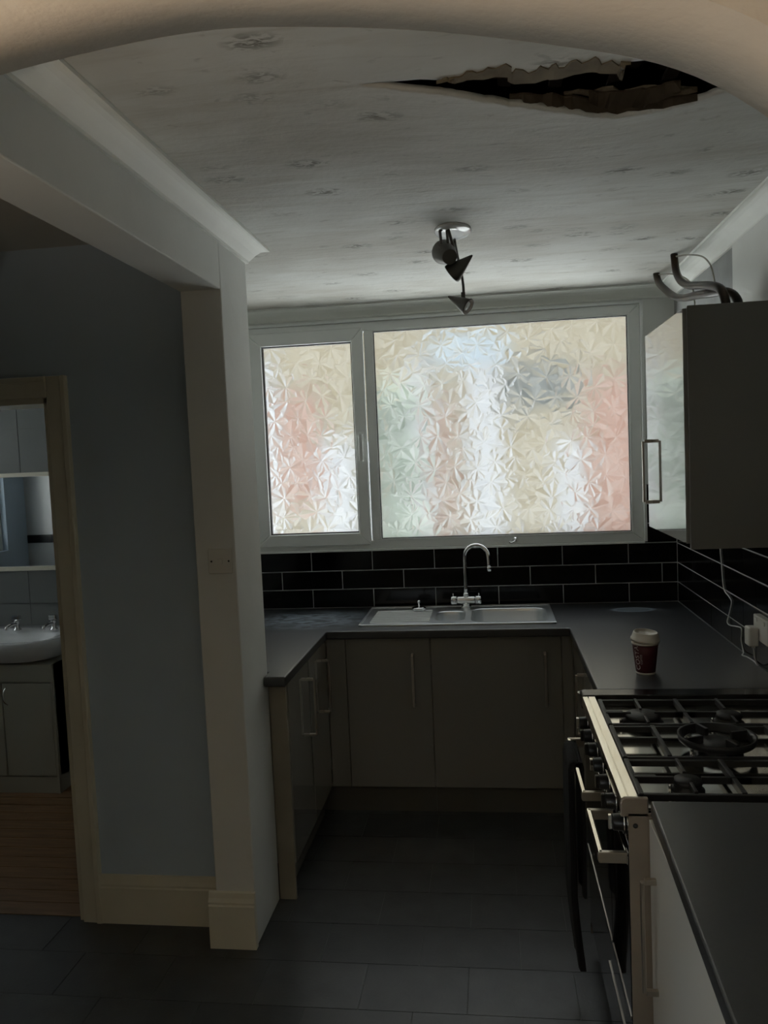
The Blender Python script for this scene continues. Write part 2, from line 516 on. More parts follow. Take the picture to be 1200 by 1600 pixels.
# ---- left wall of the recess, hall wall with doorway, pillar, beam
wall_left = struct(B().box(LW - 0.1, LW, 2.947, BW, 0, ZT).build('wall_left', 'wall_cream'))
DX0, DX1, DZ = -2.40, -1.578, 1.968
b = B()
b.box(DX1, -1.035, 2.77, 2.947, 0, ZT).box(-3.6, DX0, 2.77, 2.947, 0, ZT).box(DX0, DX1, 2.77, 2.947, DZ, ZT)
b.box(LW - 0.1, -1.035, 2.90, 2.947, 0, ZT)
wall_hall = struct(b.build('wall_hall', 'wall_blue'))
pillar = struct(B().box(-1.012, -0.870, 2.645, 2.947, 0, ZT).box(-1.035, -1.012, 2.77, 2.947, 0, ZT).build('wall_pillar', 'wall_cream', bevel=0.004))
beam = struct(B().box(-1.012, -0.870, 1.05, 2.645, 2.283, ZT).build('wall_beam', 'wall_cream', bevel=0.004))
wall_hall_side = struct(B().box(-3.6, -3.45, 1.05, 3.2, 0, ZT).box(-3.6, -3.45, 4.0, 4.5, 0, ZT).box(-3.6, -3.45, 3.2, 4.0, 0, 1.15).box(-3.6, -3.45, 3.2, 4.0, 2.1, ZT).build('wall_hall_side', 'wall_blue'))
struct(B().box(-3.7, 1.2, -3.5, 4.53, ZT, ZT + 0.1).build('roof', 'void'))
# ---- arch wall between the rear room and the kitchen
def arch_z(x):
    pts = [(-1.40, 1.62), (-1.33, 1.80), (-1.25, 1.92), (-1.10, 2.055), (-0.95, 2.145), (-0.80, 2.200), (-0.635, 2.237), (-0.543, 2.248), (-0.452, 2.257), (-0.382, 2.262),
           (-0.304, 2.262), (-0.146, 2.244), (-0.033, 2.226), (0.045, 2.208), (0.122, 2.190), (0.198, 2.171), (0.257, 2.148),
           (0.294, 2.127), (0.345, 2.088), (0.42, 2.02), (0.50, 1.93), (0.57, 1.82), (0.62, 1.72), (0.65, 1.62)]
    xs, zs = zip(*pts)
    return float(np.interp(x, xs, zs))
AY0, AY1 = 0.90, 1.05
AX0, AX1 = -1.40, 0.65
N = 90
prof = [(AX0, 0.0)] + [(AX0 + (AX1 - AX0) * k / N, arch_z(AX0 + (AX1 - AX0) * k / N)) for k in range(N + 1)] + [(AX1, 0.0)]
# light smoothing of the curve
zz = np.array([p[1] for p in prof[1:-1]])
for _ in range(6):
    zz[1:-1] = 0.25 * zz[:-2] + 0.5 * zz[1:-1] + 0.25 * zz[2:]
prof = [prof[0]] + [(p[0], float(z)) for p, z in zip(prof[1:-1], zz)] + [prof[-1]]
b = B()
outer_l, outer_r = -3.6, RW
for i in range(len(prof) - 1):
    (xa, za), (xb, zb_) = prof[i], prof[i + 1]
    if abs(xb - xa) > 1e-6:
        for y in (AY0, AY1):
            b.bm.faces.new([b.bm.verts.new(p) for p in ((xa, y, za), (xb, y, zb_), (xb, y, ZT), (xa, y, ZT))])
    f = b.bm.faces.new([b.bm.verts.new(p) for p in ((xa, AY0, za), (xb, AY0, zb_), (xb, AY1, zb_), (xa, AY1, za))]); f.smooth = True
for (xa, xb) in ((outer_l, AX0), (AX1, outer_r)):
    for y in (AY0, AY1):
        b.bm.faces.new([b.bm.verts.new(p) for p in ((xa, y, 0), (xb, y, 0), (xb, y, ZT), (xa, y, ZT))])
b.bm.faces.new([b.bm.verts.new(p) for p in ((outer_l, AY0, ZT), (outer_r, AY0, ZT), (outer_r, AY1, ZT), (outer_l, AY1, ZT))])
wall_arch = struct(b.build('wall_arch', 'arch'))
# ---- rear room behind the camera
struct(B().box(-3.6, RW, -3.4, -3.2, 0, ZT).build('wall_rear', 'rear_wall'))
PD0, PD1 = -1.9, 0.35
struct(B().box(-3.6, -3.45, -3.2, PD0, 0, ZT).box(-3.6, -3.45, PD1, AY0, 0, ZT).box(-3.6, -3.45, PD0, PD1, 2.1, ZT).build('wall_rear_side', 'rear_wall'))
pdr = sempty('door_2', (-3.52, (PD0 + PD1) / 2, 0), 'glazed patio door in the room behind the camera')
for (ya, yb, za, zb_) in ((PD0, PD0 + 0.07, 0, 2.1), (PD1 - 0.07, PD1, 0, 2.1), ((PD0 + PD1) / 2 - 0.04, (PD0 + PD1) / 2 + 0.04, 0, 2.1), (PD0 + 0.07, PD1 - 0.07, 0, 0.09), (PD0 + 0.07, PD1 - 0.07, 2.02, 2.1)):
    B().box(-3.56, -3.49, ya, yb, za, zb_).build('frame_bar', 'upvc', pdr)
for (ya, yb) in ((PD0 + 0.07, (PD0 + PD1) / 2 - 0.04), ((PD0 + PD1) / 2 + 0.04, PD1 - 0.07)):
    B().box(-3.53, -3.524, ya, yb, 0.09, 2.02).build('pane', 'clear_glass', pdr)
struct(B().box(-3.45, RW - 0.02, -3.2, AY0, -0.003, 0.001).build('floor_rear', 'rear_floor'))
struct(B().box(RW - 0.02, RW, -3.2, AY0, 0, ZT).build('wall_rear_right', 'rear_wall'))
struct(B().box(-3.45, RW - 0.02, -3.2, AY0, CZ, CZ + 0.05).build('ceiling_rear', 'ceiling_plain'))
struct(B().box(-3.45, -1.012, AY1, 2.77, CZ, CZ + 0.05).build('ceiling_hall', 'ceiling_plain'))

# ---- kitchen ceiling: sagging papered plaster with a torn hole
near_lip = [(-0.249, 1.773), (-0.185, 1.774), (-0.12, 1.772), (-0.085, 1.783), (-0.062, 1.778), (-0.046, 1.792), (-0.020, 1.781), (0.014, 1.787), (0.040, 1.779), (0.073, 1.790),
            (0.066, 1.806), (0.081, 1.824), (0.125, 1.829), (0.150, 1.817), (0.171, 1.822), (0.205, 1.808), (0.242, 1.804), (0.270, 1.818), (0.296, 1.824), (0.303, 1.846), (0.312, 1.861), (0.309, 1.815), (0.297, 1.786),
            (0.33, 1.790), (0.368, 1.791), (0.42, 1.826), (0.472, 1.873), (0.520, 1.917), (0.561, 1.969)]
far_lip0 = [(0.506, 2.011), (0.434, 2.042), (0.33, 2.053), (0.255, 2.025), (0.184, 1.988), (0.125, 1.962), (0.061, 1.930), (0.0, 1.897), (-0.057, 1.861), (-0.115, 1.833), (-0.169, 1.808)]
SAG = 0.020
def sag_at(t):  # along the lip, 0 at both ends
    return SAG * math.sin(math.pi * min(max(t, 0), 1)) ** 0.8
far_lip = []
for i, (x, y) in enumerate(far_lip0):
    s_ = sag_at((i + 1) / (len(far_lip0) + 1))
    k = (CZ - s_ - CAM_H) / (CZ - CAM_H)      # the sagging lip hangs lower, so it stands nearer along the same sight line
    far_lip.append((x * k, y * k))
def ragged(pts, amp, n):
    out = []
    for (a, c) in zip(pts, pts[1:]):
        for k in range(n):
            t = k / n
            out.append((a[0] + (c[0] - a[0]) * t + (random.uniform(-amp, amp) if k else 0), a[1] + (c[1] - a[1]) * t + (random.uniform(-amp, amp) if k else 0)))
    return out
hole = ragged(near_lip, 0.003, 3) + ragged([near_lip[-1]] + far_lip + [near_lip[0]], 0.004, 4)
H = np.array(hole)
def in_poly(x, y, P):
    x = np.asarray(x); y = np.asarray(y)
    ins = np.zeros(x.shape, bool)
    n = len(P)
    for i in range(n):
        x1, y1 = P[i]; x2, y2 = P[(i + 1) % n]
        c = ((y1 > y) != (y2 > y)) & (x < (x2 - x1) * (y - y1) / (y2 - y1 + 1e-12) + x1)
        ins ^= c
    return ins
def nearest_on(P, x, y):
    best = np.full(x.shape, 1e9); bx = x.copy(); by = y.copy()
    n = len(P)
    for i in range(n):
        a = P[i]; c = P[(i + 1) % n]
        d = c - a; L2 = d @ d + 1e-12
        t = np.clip(((x - a[0]) * d[0] + (y - a[1]) * d[1]) / L2, 0, 1)
        qx = a[0] + t * d[0]; qy = a[1] + t * d[1]
        dd = (x - qx) ** 2 + (y - qy) ** 2
        m_ = dd < best
        best[m_] = dd[m_]; bx[m_] = qx[m_]; by[m_] = qy[m_]
    return np.sqrt(best), bx, by
gx = np.arange(LW, RW + 0.001, 0.0116)
gy = np.concatenate([np.arange(AY1, 1.6, 0.03), np.arange(1.6, 2.25, 0.009), np.arange(2.25, BW + 0.001, 0.03), [BW]])
X, Y = np.meshgrid(gx, gy)
near_mask = (Y > 1.55) & (Y < 2.3) & (X > -0.45) & (X < 0.75)
fl = np.array(far_lip)[::-1]
lip_y = np.interp(X, fl[:, 0], fl[:, 1])
tt = np.clip((X - fl[0, 0] + 0.08) / (fl[-1, 0] - fl[0, 0] + 0.16), 0, 1)
lipw = np.sin(np.pi * tt) ** 0.8
behind = Y - lip_y
s_far = SAG * lipw * np.where(behind > -0.12, np.exp(-np.maximum(behind, 0) / 0.33), 0)
# broad belly between hole and light, gentle waves
bel = 0.022 * np.exp(-(((X - 0.25) / 0.55) ** 2 + ((Y - 2.35) / 0.40) ** 2))
wav = 0.003 * np.sin(X * 5.1 + 1.0) * np.sin(Y * 4.3)
inside_near = (behind < -0.02)
S = np.where(inside_near, 0.004 * lipw, s_far + bel) + wav * 0.6
edge = np.minimum.reduce([(X - LW) / 0.15, (RW - X) / 0.15, (BW - Y) / 0.15, (Y - AY1) / 0.2])
S = S * np.clip(edge, 0, 1)
ny, nx = X.shape
qc_x = 0.25 * (X[:-1, :-1] + X[1:, :-1] + X[:-1, 1:] + X[1:, 1:]); qc_y = 0.25 * (Y[:-1, :-1] + Y[1:, :-1] + Y[:-1, 1:] + Y[1:, 1:])
gone = in_poly(qc_x, qc_y, H)
touch = np.zeros(X.shape, bool); keep = np.zeros(X.shape, bool)
for dy in (0, 1):
    for dx in (0, 1):
        touch[dy:ny - 1 + dy, dx:nx - 1 + dx] |= gone
        keep[dy:ny - 1 + dy, dx:nx - 1 + dx] |= ~gone
bd = touch & keep
_, bx_, by_ = nearest_on(H, X[bd], Y[bd])
X2, Y2 = X.copy(), Y.copy()
X2[bd] = bx_; Y2[bd] = by_
Z2 = CZ - S
idx = np.arange(nx * ny).reshape(ny, nx)
q = np.stack([idx[:-1, :-1], idx[1:, :-1], idx[1:, 1:], idx[:-1, 1:]], -1)[~gone]
me = bpy.data.meshes.new('ceiling')
me.from_pydata(np.stack([X2.ravel(), Y2.ravel(), Z2.ravel()], 1).tolist(), [], q.tolist())
me.validate()
bm = bmesh.new(); bm.from_mesh(me)
bmesh.ops.delete(bm, geom=[v for v in bm.verts if not v.link_faces], context='VERTS')
for f in bm.faces: f.smooth = True
bm.to_mesh(me); bm.free()
ceiling = struct(finish('ceiling', me, 'ceiling'))
md = ceiling.modifiers.new('solid', 'SOLIDIFY'); md.thickness = 0.014; md.offset = -1.0
# void above the ceiling
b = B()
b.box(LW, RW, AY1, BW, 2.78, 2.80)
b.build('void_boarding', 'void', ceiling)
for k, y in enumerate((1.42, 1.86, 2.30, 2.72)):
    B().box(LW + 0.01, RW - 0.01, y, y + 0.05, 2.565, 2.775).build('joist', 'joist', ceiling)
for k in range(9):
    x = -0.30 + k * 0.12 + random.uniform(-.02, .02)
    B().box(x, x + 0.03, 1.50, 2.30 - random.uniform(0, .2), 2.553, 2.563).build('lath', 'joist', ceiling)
# torn paper layers along the lips
def torn_strip(name, line, off, z0, z1, m):
    """strip between the lip line and a line moved by off, with ragged outer edge, 4 mm thick"""
    b = B()
    n = len(line)
    for i in range(n - 1):
        (xa, ya), (xb, yb) = line[i], line[i + 1]
        wa = math.sin(math.pi * i / (n - 1)); wb = math.sin(math.pi * (i + 1) / (n - 1))
        oa = off * wa * (0.7 + 0.5 * math.sin(i * 2.3) ** 2); ob = off * wb * (0.7 + 0.5 * math.sin((i + 1) * 2.3) ** 2)
        za, zb2 = z0(i / (n - 1)), z0((i + 1) / (n - 1)); zc, zd = z1(i / (n - 1)), z1((i + 1) / (n - 1))
        top = [(xa, ya, za), (xb, yb, zb2), (xb, yb + ob, zd), (xa, ya + oa, zc)]
        vs = [b.bm.verts.new(p) for p in top]; vt = [b.bm.verts.new((p[0], p[1], p[2] + 0.004)) for p in top]
        b.bm.faces.new(vs); b.bm.faces.new(vt[::-1])
        for j in range(4): b.bm.faces.new((vs[j], vs[(j + 1) % 4], vt[(j + 1) % 4], vt[j]))
    return b.build(name, m, ceiling)
nl = ragged([p for p in near_lip[3:24]], 0.002, 3)
torn_strip('torn_paper', nl, -0.055, lambda t: CZ - 0.011, lambda t: CZ - 0.008, 'torn')
nl2 = ragged([(0.0, 1.79), (0.09, 1.815), (0.13, 1.81), (0.20, 1.808), (0.26, 1.81)], 0.003, 5)
torn_strip('torn_paper', nl2, 0.030, lambda t: CZ + 0.012, lambda t: CZ + 0.002, 'torn_dark')
fl_l = list(zip(*[iter(sum([list(p) for p in far_lip], []))] * 2))
fl2 = ragged(fl_l[0:7], 0.004, 4)
torn_strip('torn_paper', fl2, -0.028, lambda t: CZ - SAG * (0.55 + 0.45 * math.sin(math.pi * (t * .75 + .1))) - 0.002, lambda t: CZ - SAG * 0.8 + 0.012, 'torn_dark')
fl3 = ragged(fl_l[0:5], 0.004, 4)
torn_strip('torn_paper', fl3, -0.055, lambda t: CZ - SAG * 0.6 + 0.016, lambda t: CZ + 0.012, 'torn')
fl4 = ragged([(0.45, 1.93), (0.38, 1.955), (0.30, 1.950), (0.24, 1.935)], 0.006, 5)
torn_strip('torn_paper', fl4, 0.04, lambda t: CZ + 0.004, lambda t: CZ - 0.02, 'torn_dark')

# ---- coving
CP = [(0, -0.064), (0.010, -0.064), (0.012, -0.056), (0.020, -0.047), (0.032, -0.032), (0.046, -0.019), (0.058, -0.012), (0.066, -0.010), (0.075, -0.010), (0.075, 0.0), (0, 0.0)]
def coving(name, fn):
    """fn(d) -> (start point xy, end point xy) of the run at distance d from the wall"""
    b = B()
    r0, r1 = [], []
    for d, dz in CP:
        (xa, ya), (xb, yb) = fn(d)
        r0.append((xa, ya, CZ + dz)); r1.append((xb, yb, CZ + dz))
    b.rings([r0, r1], True, True, True, False)
    return struct(b.build(name, 'coving'))
c1 = coving('trim_1', lambda d: ((-0.870 + d, AY1), (-0.870 + d, 2.947 + d)))
coving('trim_2', lambda d: ((-0.870 + d, 2.947 + d), (LW + d, 2.947 + d)))
coving('trim_3', lambda d: ((LW, BW - d), (RW - d, BW - d)))
coving('trim_4', lambda d: ((RW - d, BW - d), (RW - d, AY1)))

# ---- skirting
def skirt_prof(d0, h):
    return [(0, 0), (d0, 0), (d0, h - 0.045), (d0 - 0.004, h - 0.040), (d0 - 0.002, h - 0.032), (d0 - 0.008, h - 0.018), (d0 - 0.012, h), (0, h)]
b = B(); b.prism([(2.77 - d, z) for d, z in skirt_prof(0.022, 0.182)], 'x', -1.505, -1.012)
struct(b.build('baseboard_hall', 'gloss_trim'))
b = B(); b.prism([(2.645 - d, z) for d, z in skirt_prof(0.026, 0.200)], 'x', -1.035, -0.866)
struct(b.build('baseboard_pillar', 'gloss_trim', bevel=0.002))
# ---- door casing
dr = sempty('door_1', ((DX0 + DX1) / 2, 2.77, 0), 'open doorway into the bathroom with cream painted casing')
def casing(x0, x1, z0, z1, vert):
    b = B()
    b.box(x0, x1, 2.748, 2.77, z0, z1)
    return b
w = 0.076
B().box(DX1, DX1 + w, 2.750, 2.77, 0, DZ + w).box(DX1 + w - 0.02, DX1 + w, 2.742, 2.75, 0, DZ + w).build('casing_side', 'gloss_trim', dr, bevel=0.003)
B().box(DX0 - w, DX0, 2.750, 2.77, 0, DZ + w).box(DX0 - w, DX0 - w + 0.02, 2.742, 2.75, 0, DZ + w).build('casing_side', 'gloss_trim', dr, bevel=0.003)
B().box(DX0, DX1, 2.750, 2.77, DZ, DZ + w).box(DX0, DX1, 2.742, 2.75, DZ + w - 0.02, DZ + w).build('casing_head', 'gloss_trim', dr, bevel=0.003)
B().box(DX1 - 0.02, DX1, 2.765, 2.95, 0, DZ).build('jamb', 'gloss_trim', dr)
B().box(DX0, DX0 + 0.02, 2.765, 2.95, 0, DZ).build('jamb', 'gloss_trim', dr)
B().box(DX0, DX1, 2.765, 2.95, DZ - 0.02, DZ).build('jamb', 'gloss_trim', dr)
B().box(DX1 - 0.032, DX1 - 0.02, 2.86, 2.90, 0, DZ - 0.02).build('door_stop', 'gloss_trim', dr)

# ---- wall tiles
def tile_piece(parent, x0, x1, y0, y1, z0, z1):
    return B().box(x0, x1, y0, y1, z0, z1).build('tile', 'tile', parent, bevel=0.0012, seg=1)
G = 0.0022
def run(start, pitch, lo, hi):
    k = math.floor((lo - start) / pitch)
    out = []
    while True:
        a = start + k * pitch; c = a + pitch
        if a >= hi: break
        a2, c2 = max(a, lo), min(c, hi)
        if c2 - a2 > 0.012: out.append((a2, c2))
        k += 1
    return out
B().box(LW, RW, BW - 0.0065, BW, 0.9, 1.2135).build('grout', 'grout', wall_back)
B().box(WX1, RW, BW - 0.0065, BW, 1.2135, 1.505).build('grout', 'grout', wall_back)
for (z0, z1, st) in ((0.90, 1.0, -0.974), (1.0, 1.1, -1.141), (1.1, 1.205, -0.974)):
    for a, c in run(st, 0.3325, LW + 0.002, RW - 0.009):
        tile_piece(wall_back, a + G, c - G, BW - 0.0095, BW - 0.0005, z0 + G, z1 - G)
for z0 in (1.205, 1.305, 1.405):
    tile_piece(wall_back, WX1 + 0.003, RW - 0.012, BW - 0.0095, BW - 0.0005, z0 + G, z0 + 0.1 - G)
B().box(RW - 0.0065, RW, 1.06, BW - 0.0095, 0.9, 1.40).build('grout', 'grout', wall_right)
for (z0, st) in ((0.90, 3.913), (1.0, 4.058), (1.1, 3.908), (1.2, 4.052), (1.3, 3.908)):
    for a, c in run(st, 0.2975, 1.9, BW - 0.010):
        tile_piece(wall_right, RW - 0.0095, RW - 0.0005, a + G, c - G, z0 + G, z0 + 0.1 - G)

# ---- window
win = sempty('window_1', ((WX0 + WX1) / 2, BW + 0.03, WZ0), 'white plastic framed window with leaf patterned frosted glass')
FY0, FY1 = BW - 0.012, BW + 0.058
def frame4(name, x0, x1, z0, z1, t, y0, y1, m, parent, bevel=0.004):
    """four mitred bars"""
    tl, tr, tb, tt_ = (t if isinstance(t, tuple) else (t, t, t, t))
    bars = [
        [(x0, z0), (x0 + tl, z0 + tb), (x0 + tl, z1 - tt_), (x0, z1)],
        [(x1, z0), (x1, z1), (x1 - tr, z1 - tt_), (x1 - tr, z0 + tb)],
        [(x0, z1), (x0 + tl, z1 - tt_), (x1 - tr, z1 - tt_), (x1, z1)],
        [(x0, z0), (x1, z0), (x1 - tr, z0 + tb), (x0 + tl, z0 + tb)]]
    obs = []
    for p in bars:
        obs.append(B().prism(p, 'y', y0, y1).build(name, m, parent, bevel=bevel, seg=2))
    return obs
MX0, MX1 = -0.634, -0.592
frame4('frame_bar', WX0, WX1, WZ0, WZ1, (0.03, 0.055, 0.045, 0.048), FY0, FY1, 'upvc', win)
B().box(MX0, MX1, FY0, FY1, WZ0 + 0.045, WZ1 - 0.048).build('mullion', 'upvc', win, bevel=0.004)
# opening sash on the left
SX0, SX1, SZ0, SZ1 = -1.268, -0.640, 1.238, 2.382
frame4('sash_bar', SX0, SX1, SZ0, SZ1, (0.080, 0.062, 0.066, 0.070), FY0 - 0.014, FY0 + 0.03, 'upvc', win, 0.005)
GL = (SX0 + 0.080, SX1 - 0.062, SZ0 + 0.066, SZ1 - 0.070)
frame4('gasket', GL[0] - 0.002, GL[1] + 0.002, GL[2] - 0.002, GL[3] + 0.002, 0.0075, FY0 + 0.0, FY0 + 0.025, 'gasket', win, 0)
GR = (MX1 + 0.004, WX1 - 0.058, WZ0 + 0.049, WZ1 - 0.050)
frame4('glazing_bead', GR[0] - 0.006, GR[1] + 0.006, GR[2] - 0.006, GR[3] + 0.006, 0.010, FY0 - 0.003, FY0 + 0.018, 'upvc', win, 0.002)
frame4('gasket', GR[0], GR[1], GR[2], GR[3], 0.0075, FY0 + 0.0, FY0 + 0.022, 'gasket', win, 0)

def leaf_pane(name, x0, x1, z0, z1, y, seed, step=0.0035):
    r = np.random.default_rng(seed)
    nx_, nz_ = int((x1 - x0) / step) + 1, int((z1 - z0) / step) + 1
    xs = np.linspace(x0, x1, nx_); zs = np.linspace(z0, z1, nz_)
    Xg, Zg = np.meshgrid(xs, zs)
    h = np.zeros_like(Xg)
    xc = 0.5 * (xs[1:] + xs[:-1]); zc = 0.5 * (zs[1:] + zs[:-1])
    Xc, Zc = np.meshgrid(xc, zc)
    etch = np.full(Xc.shape, 0.45)
    cl = []
    sp = 0.105
    z = z0 - 0.05; row = 0
    while z < z1 + 0.08:
        x = x0 - 0.06 + (sp / 2 if row % 2 else 0)
        while x < x1 + 0.08:
            cl.append((x + r.uniform(-.035, .035), z + r.uniform(-.03, .03))); x += sp
        z += sp * 0.82; row += 1
    r.shuffle(cl)
    for (cx, cz) in cl:
        nl_ = int(r.integers(5, 9)); a0 = r.uniform(0, 6.28); span = r.uniform(4.0, 6.28)
        for k in range(nl_):
            th = a0 + span * k / nl_ + r.uniform(-.12, .12)
            L = r.uniform(0.055, 0.105); W = L * r.uniform(0.24, 0.34)
            amp = r.uniform(0.0009, 0.0026); tilt = r.uniform(-0.10, 0.10)
            e1, e2 = r.uniform(0.0, 1.0), r.uniform(0.0, 1.0)
            ct, st = math.cos(th), math.sin(th)
            for (Xa, Za, kind) in ((Xg, Zg, 0), (Xc, Zc, 1)):
                ax = xs if kind == 0 else xc; az = zs if kind == 0 else zc
                i0, i1 = np.searchsorted(ax, (cx - L, cx + L)); j0, j1 = np.searchsorted(az, (cz - L, cz + L))
                if i1 <= i0 or j1 <= j0: continue
                u = (Xa[j0:j1, i0:i1] - cx) * ct + (Za[j0:j1, i0:i1] - cz) * st
                v = -(Xa[j0:j1, i0:i1] - cx) * st + (Za[j0:j1, i0:i1] - cz) * ct
                t = np.clip(u / L, 0, 1)
                wp = W * np.where(t < 0.72, (t / 0.72) ** 0.95, np.clip(1 - ((t - 0.72) / 0.28) ** 1.15, 0, 1) + 0.05 * np.sin(t * 90))
                ins = (u > 0) & (u < L) & (np.abs(v) < wp)
                if kind == 0:
                    hh = amp * (1 - np.abs(v) / (wp + 1e-6)) + tilt * (u - L / 2) * 0.35
                    blk = h[j0:j1, i0:i1]; blk[ins] = hh[ins]
                else:
                    blk = etch[j0:j1, i0:i1]
                    val = np.where(v > 0, e1, e2) * (0.85 + 0.3 * np.sin(np.abs(v) * 900 + u * 260))
                    vein = np.abs(v) < 0.0022
                    val = np.where(vein, 0.0, val)
                    blk[ins] = np.clip(val, 0, 1)[ins]
    idx_ = np.arange(nx_ * nz_).reshape(nz_, nx_)
    q_ = np.stack([idx_[:-1, :-1], idx_[:-1, 1:], idx_[1:, 1:], idx_[1:, :-1]], -1).reshape(-1, 4)
    co = np.stack([Xg.ravel(), (y - h).ravel(), Zg.ravel()], 1)
    me_ = bpy.data.meshes.new(name)
    me_.vertices.add(len(co)); me_.vertices.foreach_set('co', co.ravel())
    me_.loops.add(q_.size); me_.loops.foreach_set('vertex_index', q_.ravel().astype(np.int32))
    me_.polygons.add(len(q_)); me_.polygons.foreach_set('loop_start', np.arange(0, q_.size, 4, dtype=np.int32))
    me_.update(calc_edges=True)
    at = me_.attributes.new('etch', 'FLOAT', 'FACE')
    at.data.foreach_set('value', etch.ravel().astype(np.float32))
    return finish(name, me_, 'frost', win)
leaf_pane('pane', GL[0] - 0.002, GL[1] + 0.002, GL[2] - 0.002, GL[3] + 0.002, FY0 + 0.024, 5)
leaf_pane('pane', GR[0] - 0.002, GR[1] + 0.002, GR[2] - 0.002, GR[3] + 0.002, FY0 + 0.020, 9)
# espagnolette handle
wh = B().box(-0.678, -0.654, FY0 - 0.024, FY0 - 0.014, 1.770, 1.838).build('window_handle', 'upvc', win, bevel=0.003)
B().box(-0.674, -0.658, FY0 - 0.052, FY0 - 0.024, 1.800, 1.826).box(-0.676, -0.656, FY0 - 0.060, FY0 - 0.046, 1.684, 1.826).build('lever', 'upvc', wh, bevel=0.003)
B().box(WX0 + 0.006, WX0 + 0.014, FY0 - 0.030, FY0, 1.33, 2.16).build('hinge_strip', 'upvc', win)
B().box(WX0, WX1, FY0 - 0.012, FY1, WZ0 - 0.010, WZ0).build('sill_trim', 'upvc', win, bevel=0.002)
B().box(WX1 - 0.001, WX1 + 0.012, FY0 - 0.020, FY0 + 0.02, WZ0, WZ1 + 0.012).build('edge_trim', 'upvc', win, bevel=0.002)
B().box(WX0, WX1 + 0.012, FY0 - 0.020, FY0 + 0.02, WZ1, WZ1 + 0.012).build('edge_trim', 'upvc', win, bevel=0.002)
# small clear suction hook stuck to the bottom rail of the window
hk = thing('suction_hook', 'small shiny suction hook stuck on the window bottom rail right of the tap', 'hook', (0.112, FY0, 1.222))
B().lathe([(0.017, 0.0), (0.015, 0.004), (0.006, 0.012), (0.006, 0.02)], (0.118, FY0 - 0.001, 1.240), (0, -1, 0), 16).build('suction_cup', 'chrome', hk)
B().tube([(0.118, FY0 - 0.018, 1.240), (0.108, FY0 - 0.028, 1.232), (0.092, FY0 - 0.028, 1.228), (0.086, FY0 - 0.028, 1.236)], 0.004, 8).build('hook_arm', 'chrome', hk)

# ---- bathroom shell
BB = 4.30
struct(B().box(-3.6, LW - 0.1, BB, BB + 0.2, 0, ZT).build('wall_bath_back', 'bath_grout'))
struct(B().box(-3.45, LW - 0.1, 2.95, BB, CZ - 0.1, CZ).build('ceiling_bath', 'ceiling_plain'))
wbb = bpy.data.objects['wall_bath_back']
for i in range(4):
    for j in range(8):
        x0 = -3.15 + i * 0.25; z0 = 0.55 + j * 0.2
        B().box(x0 + 0.0015, x0 + 0.2485, BB - 0.008, BB - 0.0005, z0 + 0.0015, z0 + 0.1985).build('tile', 'bath_tile', wbb)
# opposite wall (seen in the mirror): white tiles with a black border row
fb = struct(B().box(-3.45, DX0 - 0.08, 2.947, 2.951, 0, CZ - 0.1).build('wall_bath_front', 'bath_tile_front'))
x = -3.45
for wd in (0.2, 0.2, 0.2, 0.2, 0.16):
    B().box(x + 0.003, x + wd - 0.003, 2.951, 2.957, 1.175, 1.235).build('border_tile', 'bath_black', fb)
    x += wd
bfl = struct(B().box(-3.45, LW - 0.1, 2.777, BB, -0.01, -0.002).build('floor_bath', 'joist'))
y = 2.784
for k in range(17):
    wdt = 0.0875
    off = random.uniform(0.2, 1.6)
    for (xa, xb) in ((-3.45, -3.45 + off), (-3.45 + off, DX1 - 0.001 if y < 2.93 else LW - 0.101)):
        if xb - xa > 0.05 and not (y < 2.93 and xb < DX0):
            xa2 = max(xa, DX0 + 0.001) if y < 2.93 else xa
            B().box(xa2 + 0.001, xb - 0.001, y + 0.0022, y + wdt - 0.0022, -0.002, 0.003).build('floorboard', 'plank', bfl)
    y += wdt

# ================================================================== UNITS
def d_handle(parent, p, out, along, length=0.25, depth=0.034, w=0.012):
    """square D handle; p = lower end point on the door face, out = unit vector away from door, along = 'z'"""
    o = Vector(out); z = Vector((0, 0, 1)); side = o.cross(z)
    P = Vector(p)
    b = B()
    def bar(a, c, hw, hd, u, v):
        vs = []
        for e in (a, c):
            for su, sv in ((-1, -1), (1, -1), (1, 1), (-1, 1)):
                vs.append(b.bm.verts.new(e + u * su * hw + v * sv * hd))
        for qd in ((0, 3, 2, 1), (4, 5, 6, 7), (0, 1, 5, 4), (1, 2, 6, 5), (2, 3, 7, 6), (3, 0, 4, 7)):
            b.bm.faces.new([vs[i] for i in qd])
    e = o * (depth - 0.004)
    bar(P + e, P + e + z * length, w / 2, 0.004, side, o)
    bar(P, P + o * (depth - 0.008), w / 2, 0.006, side, z)
    bar(P + z * length, P + z * length + o * (depth - 0.008), w / 2, 0.006, side, z)
    return b.build('handle', 'handle', parent, bevel=0.0015)

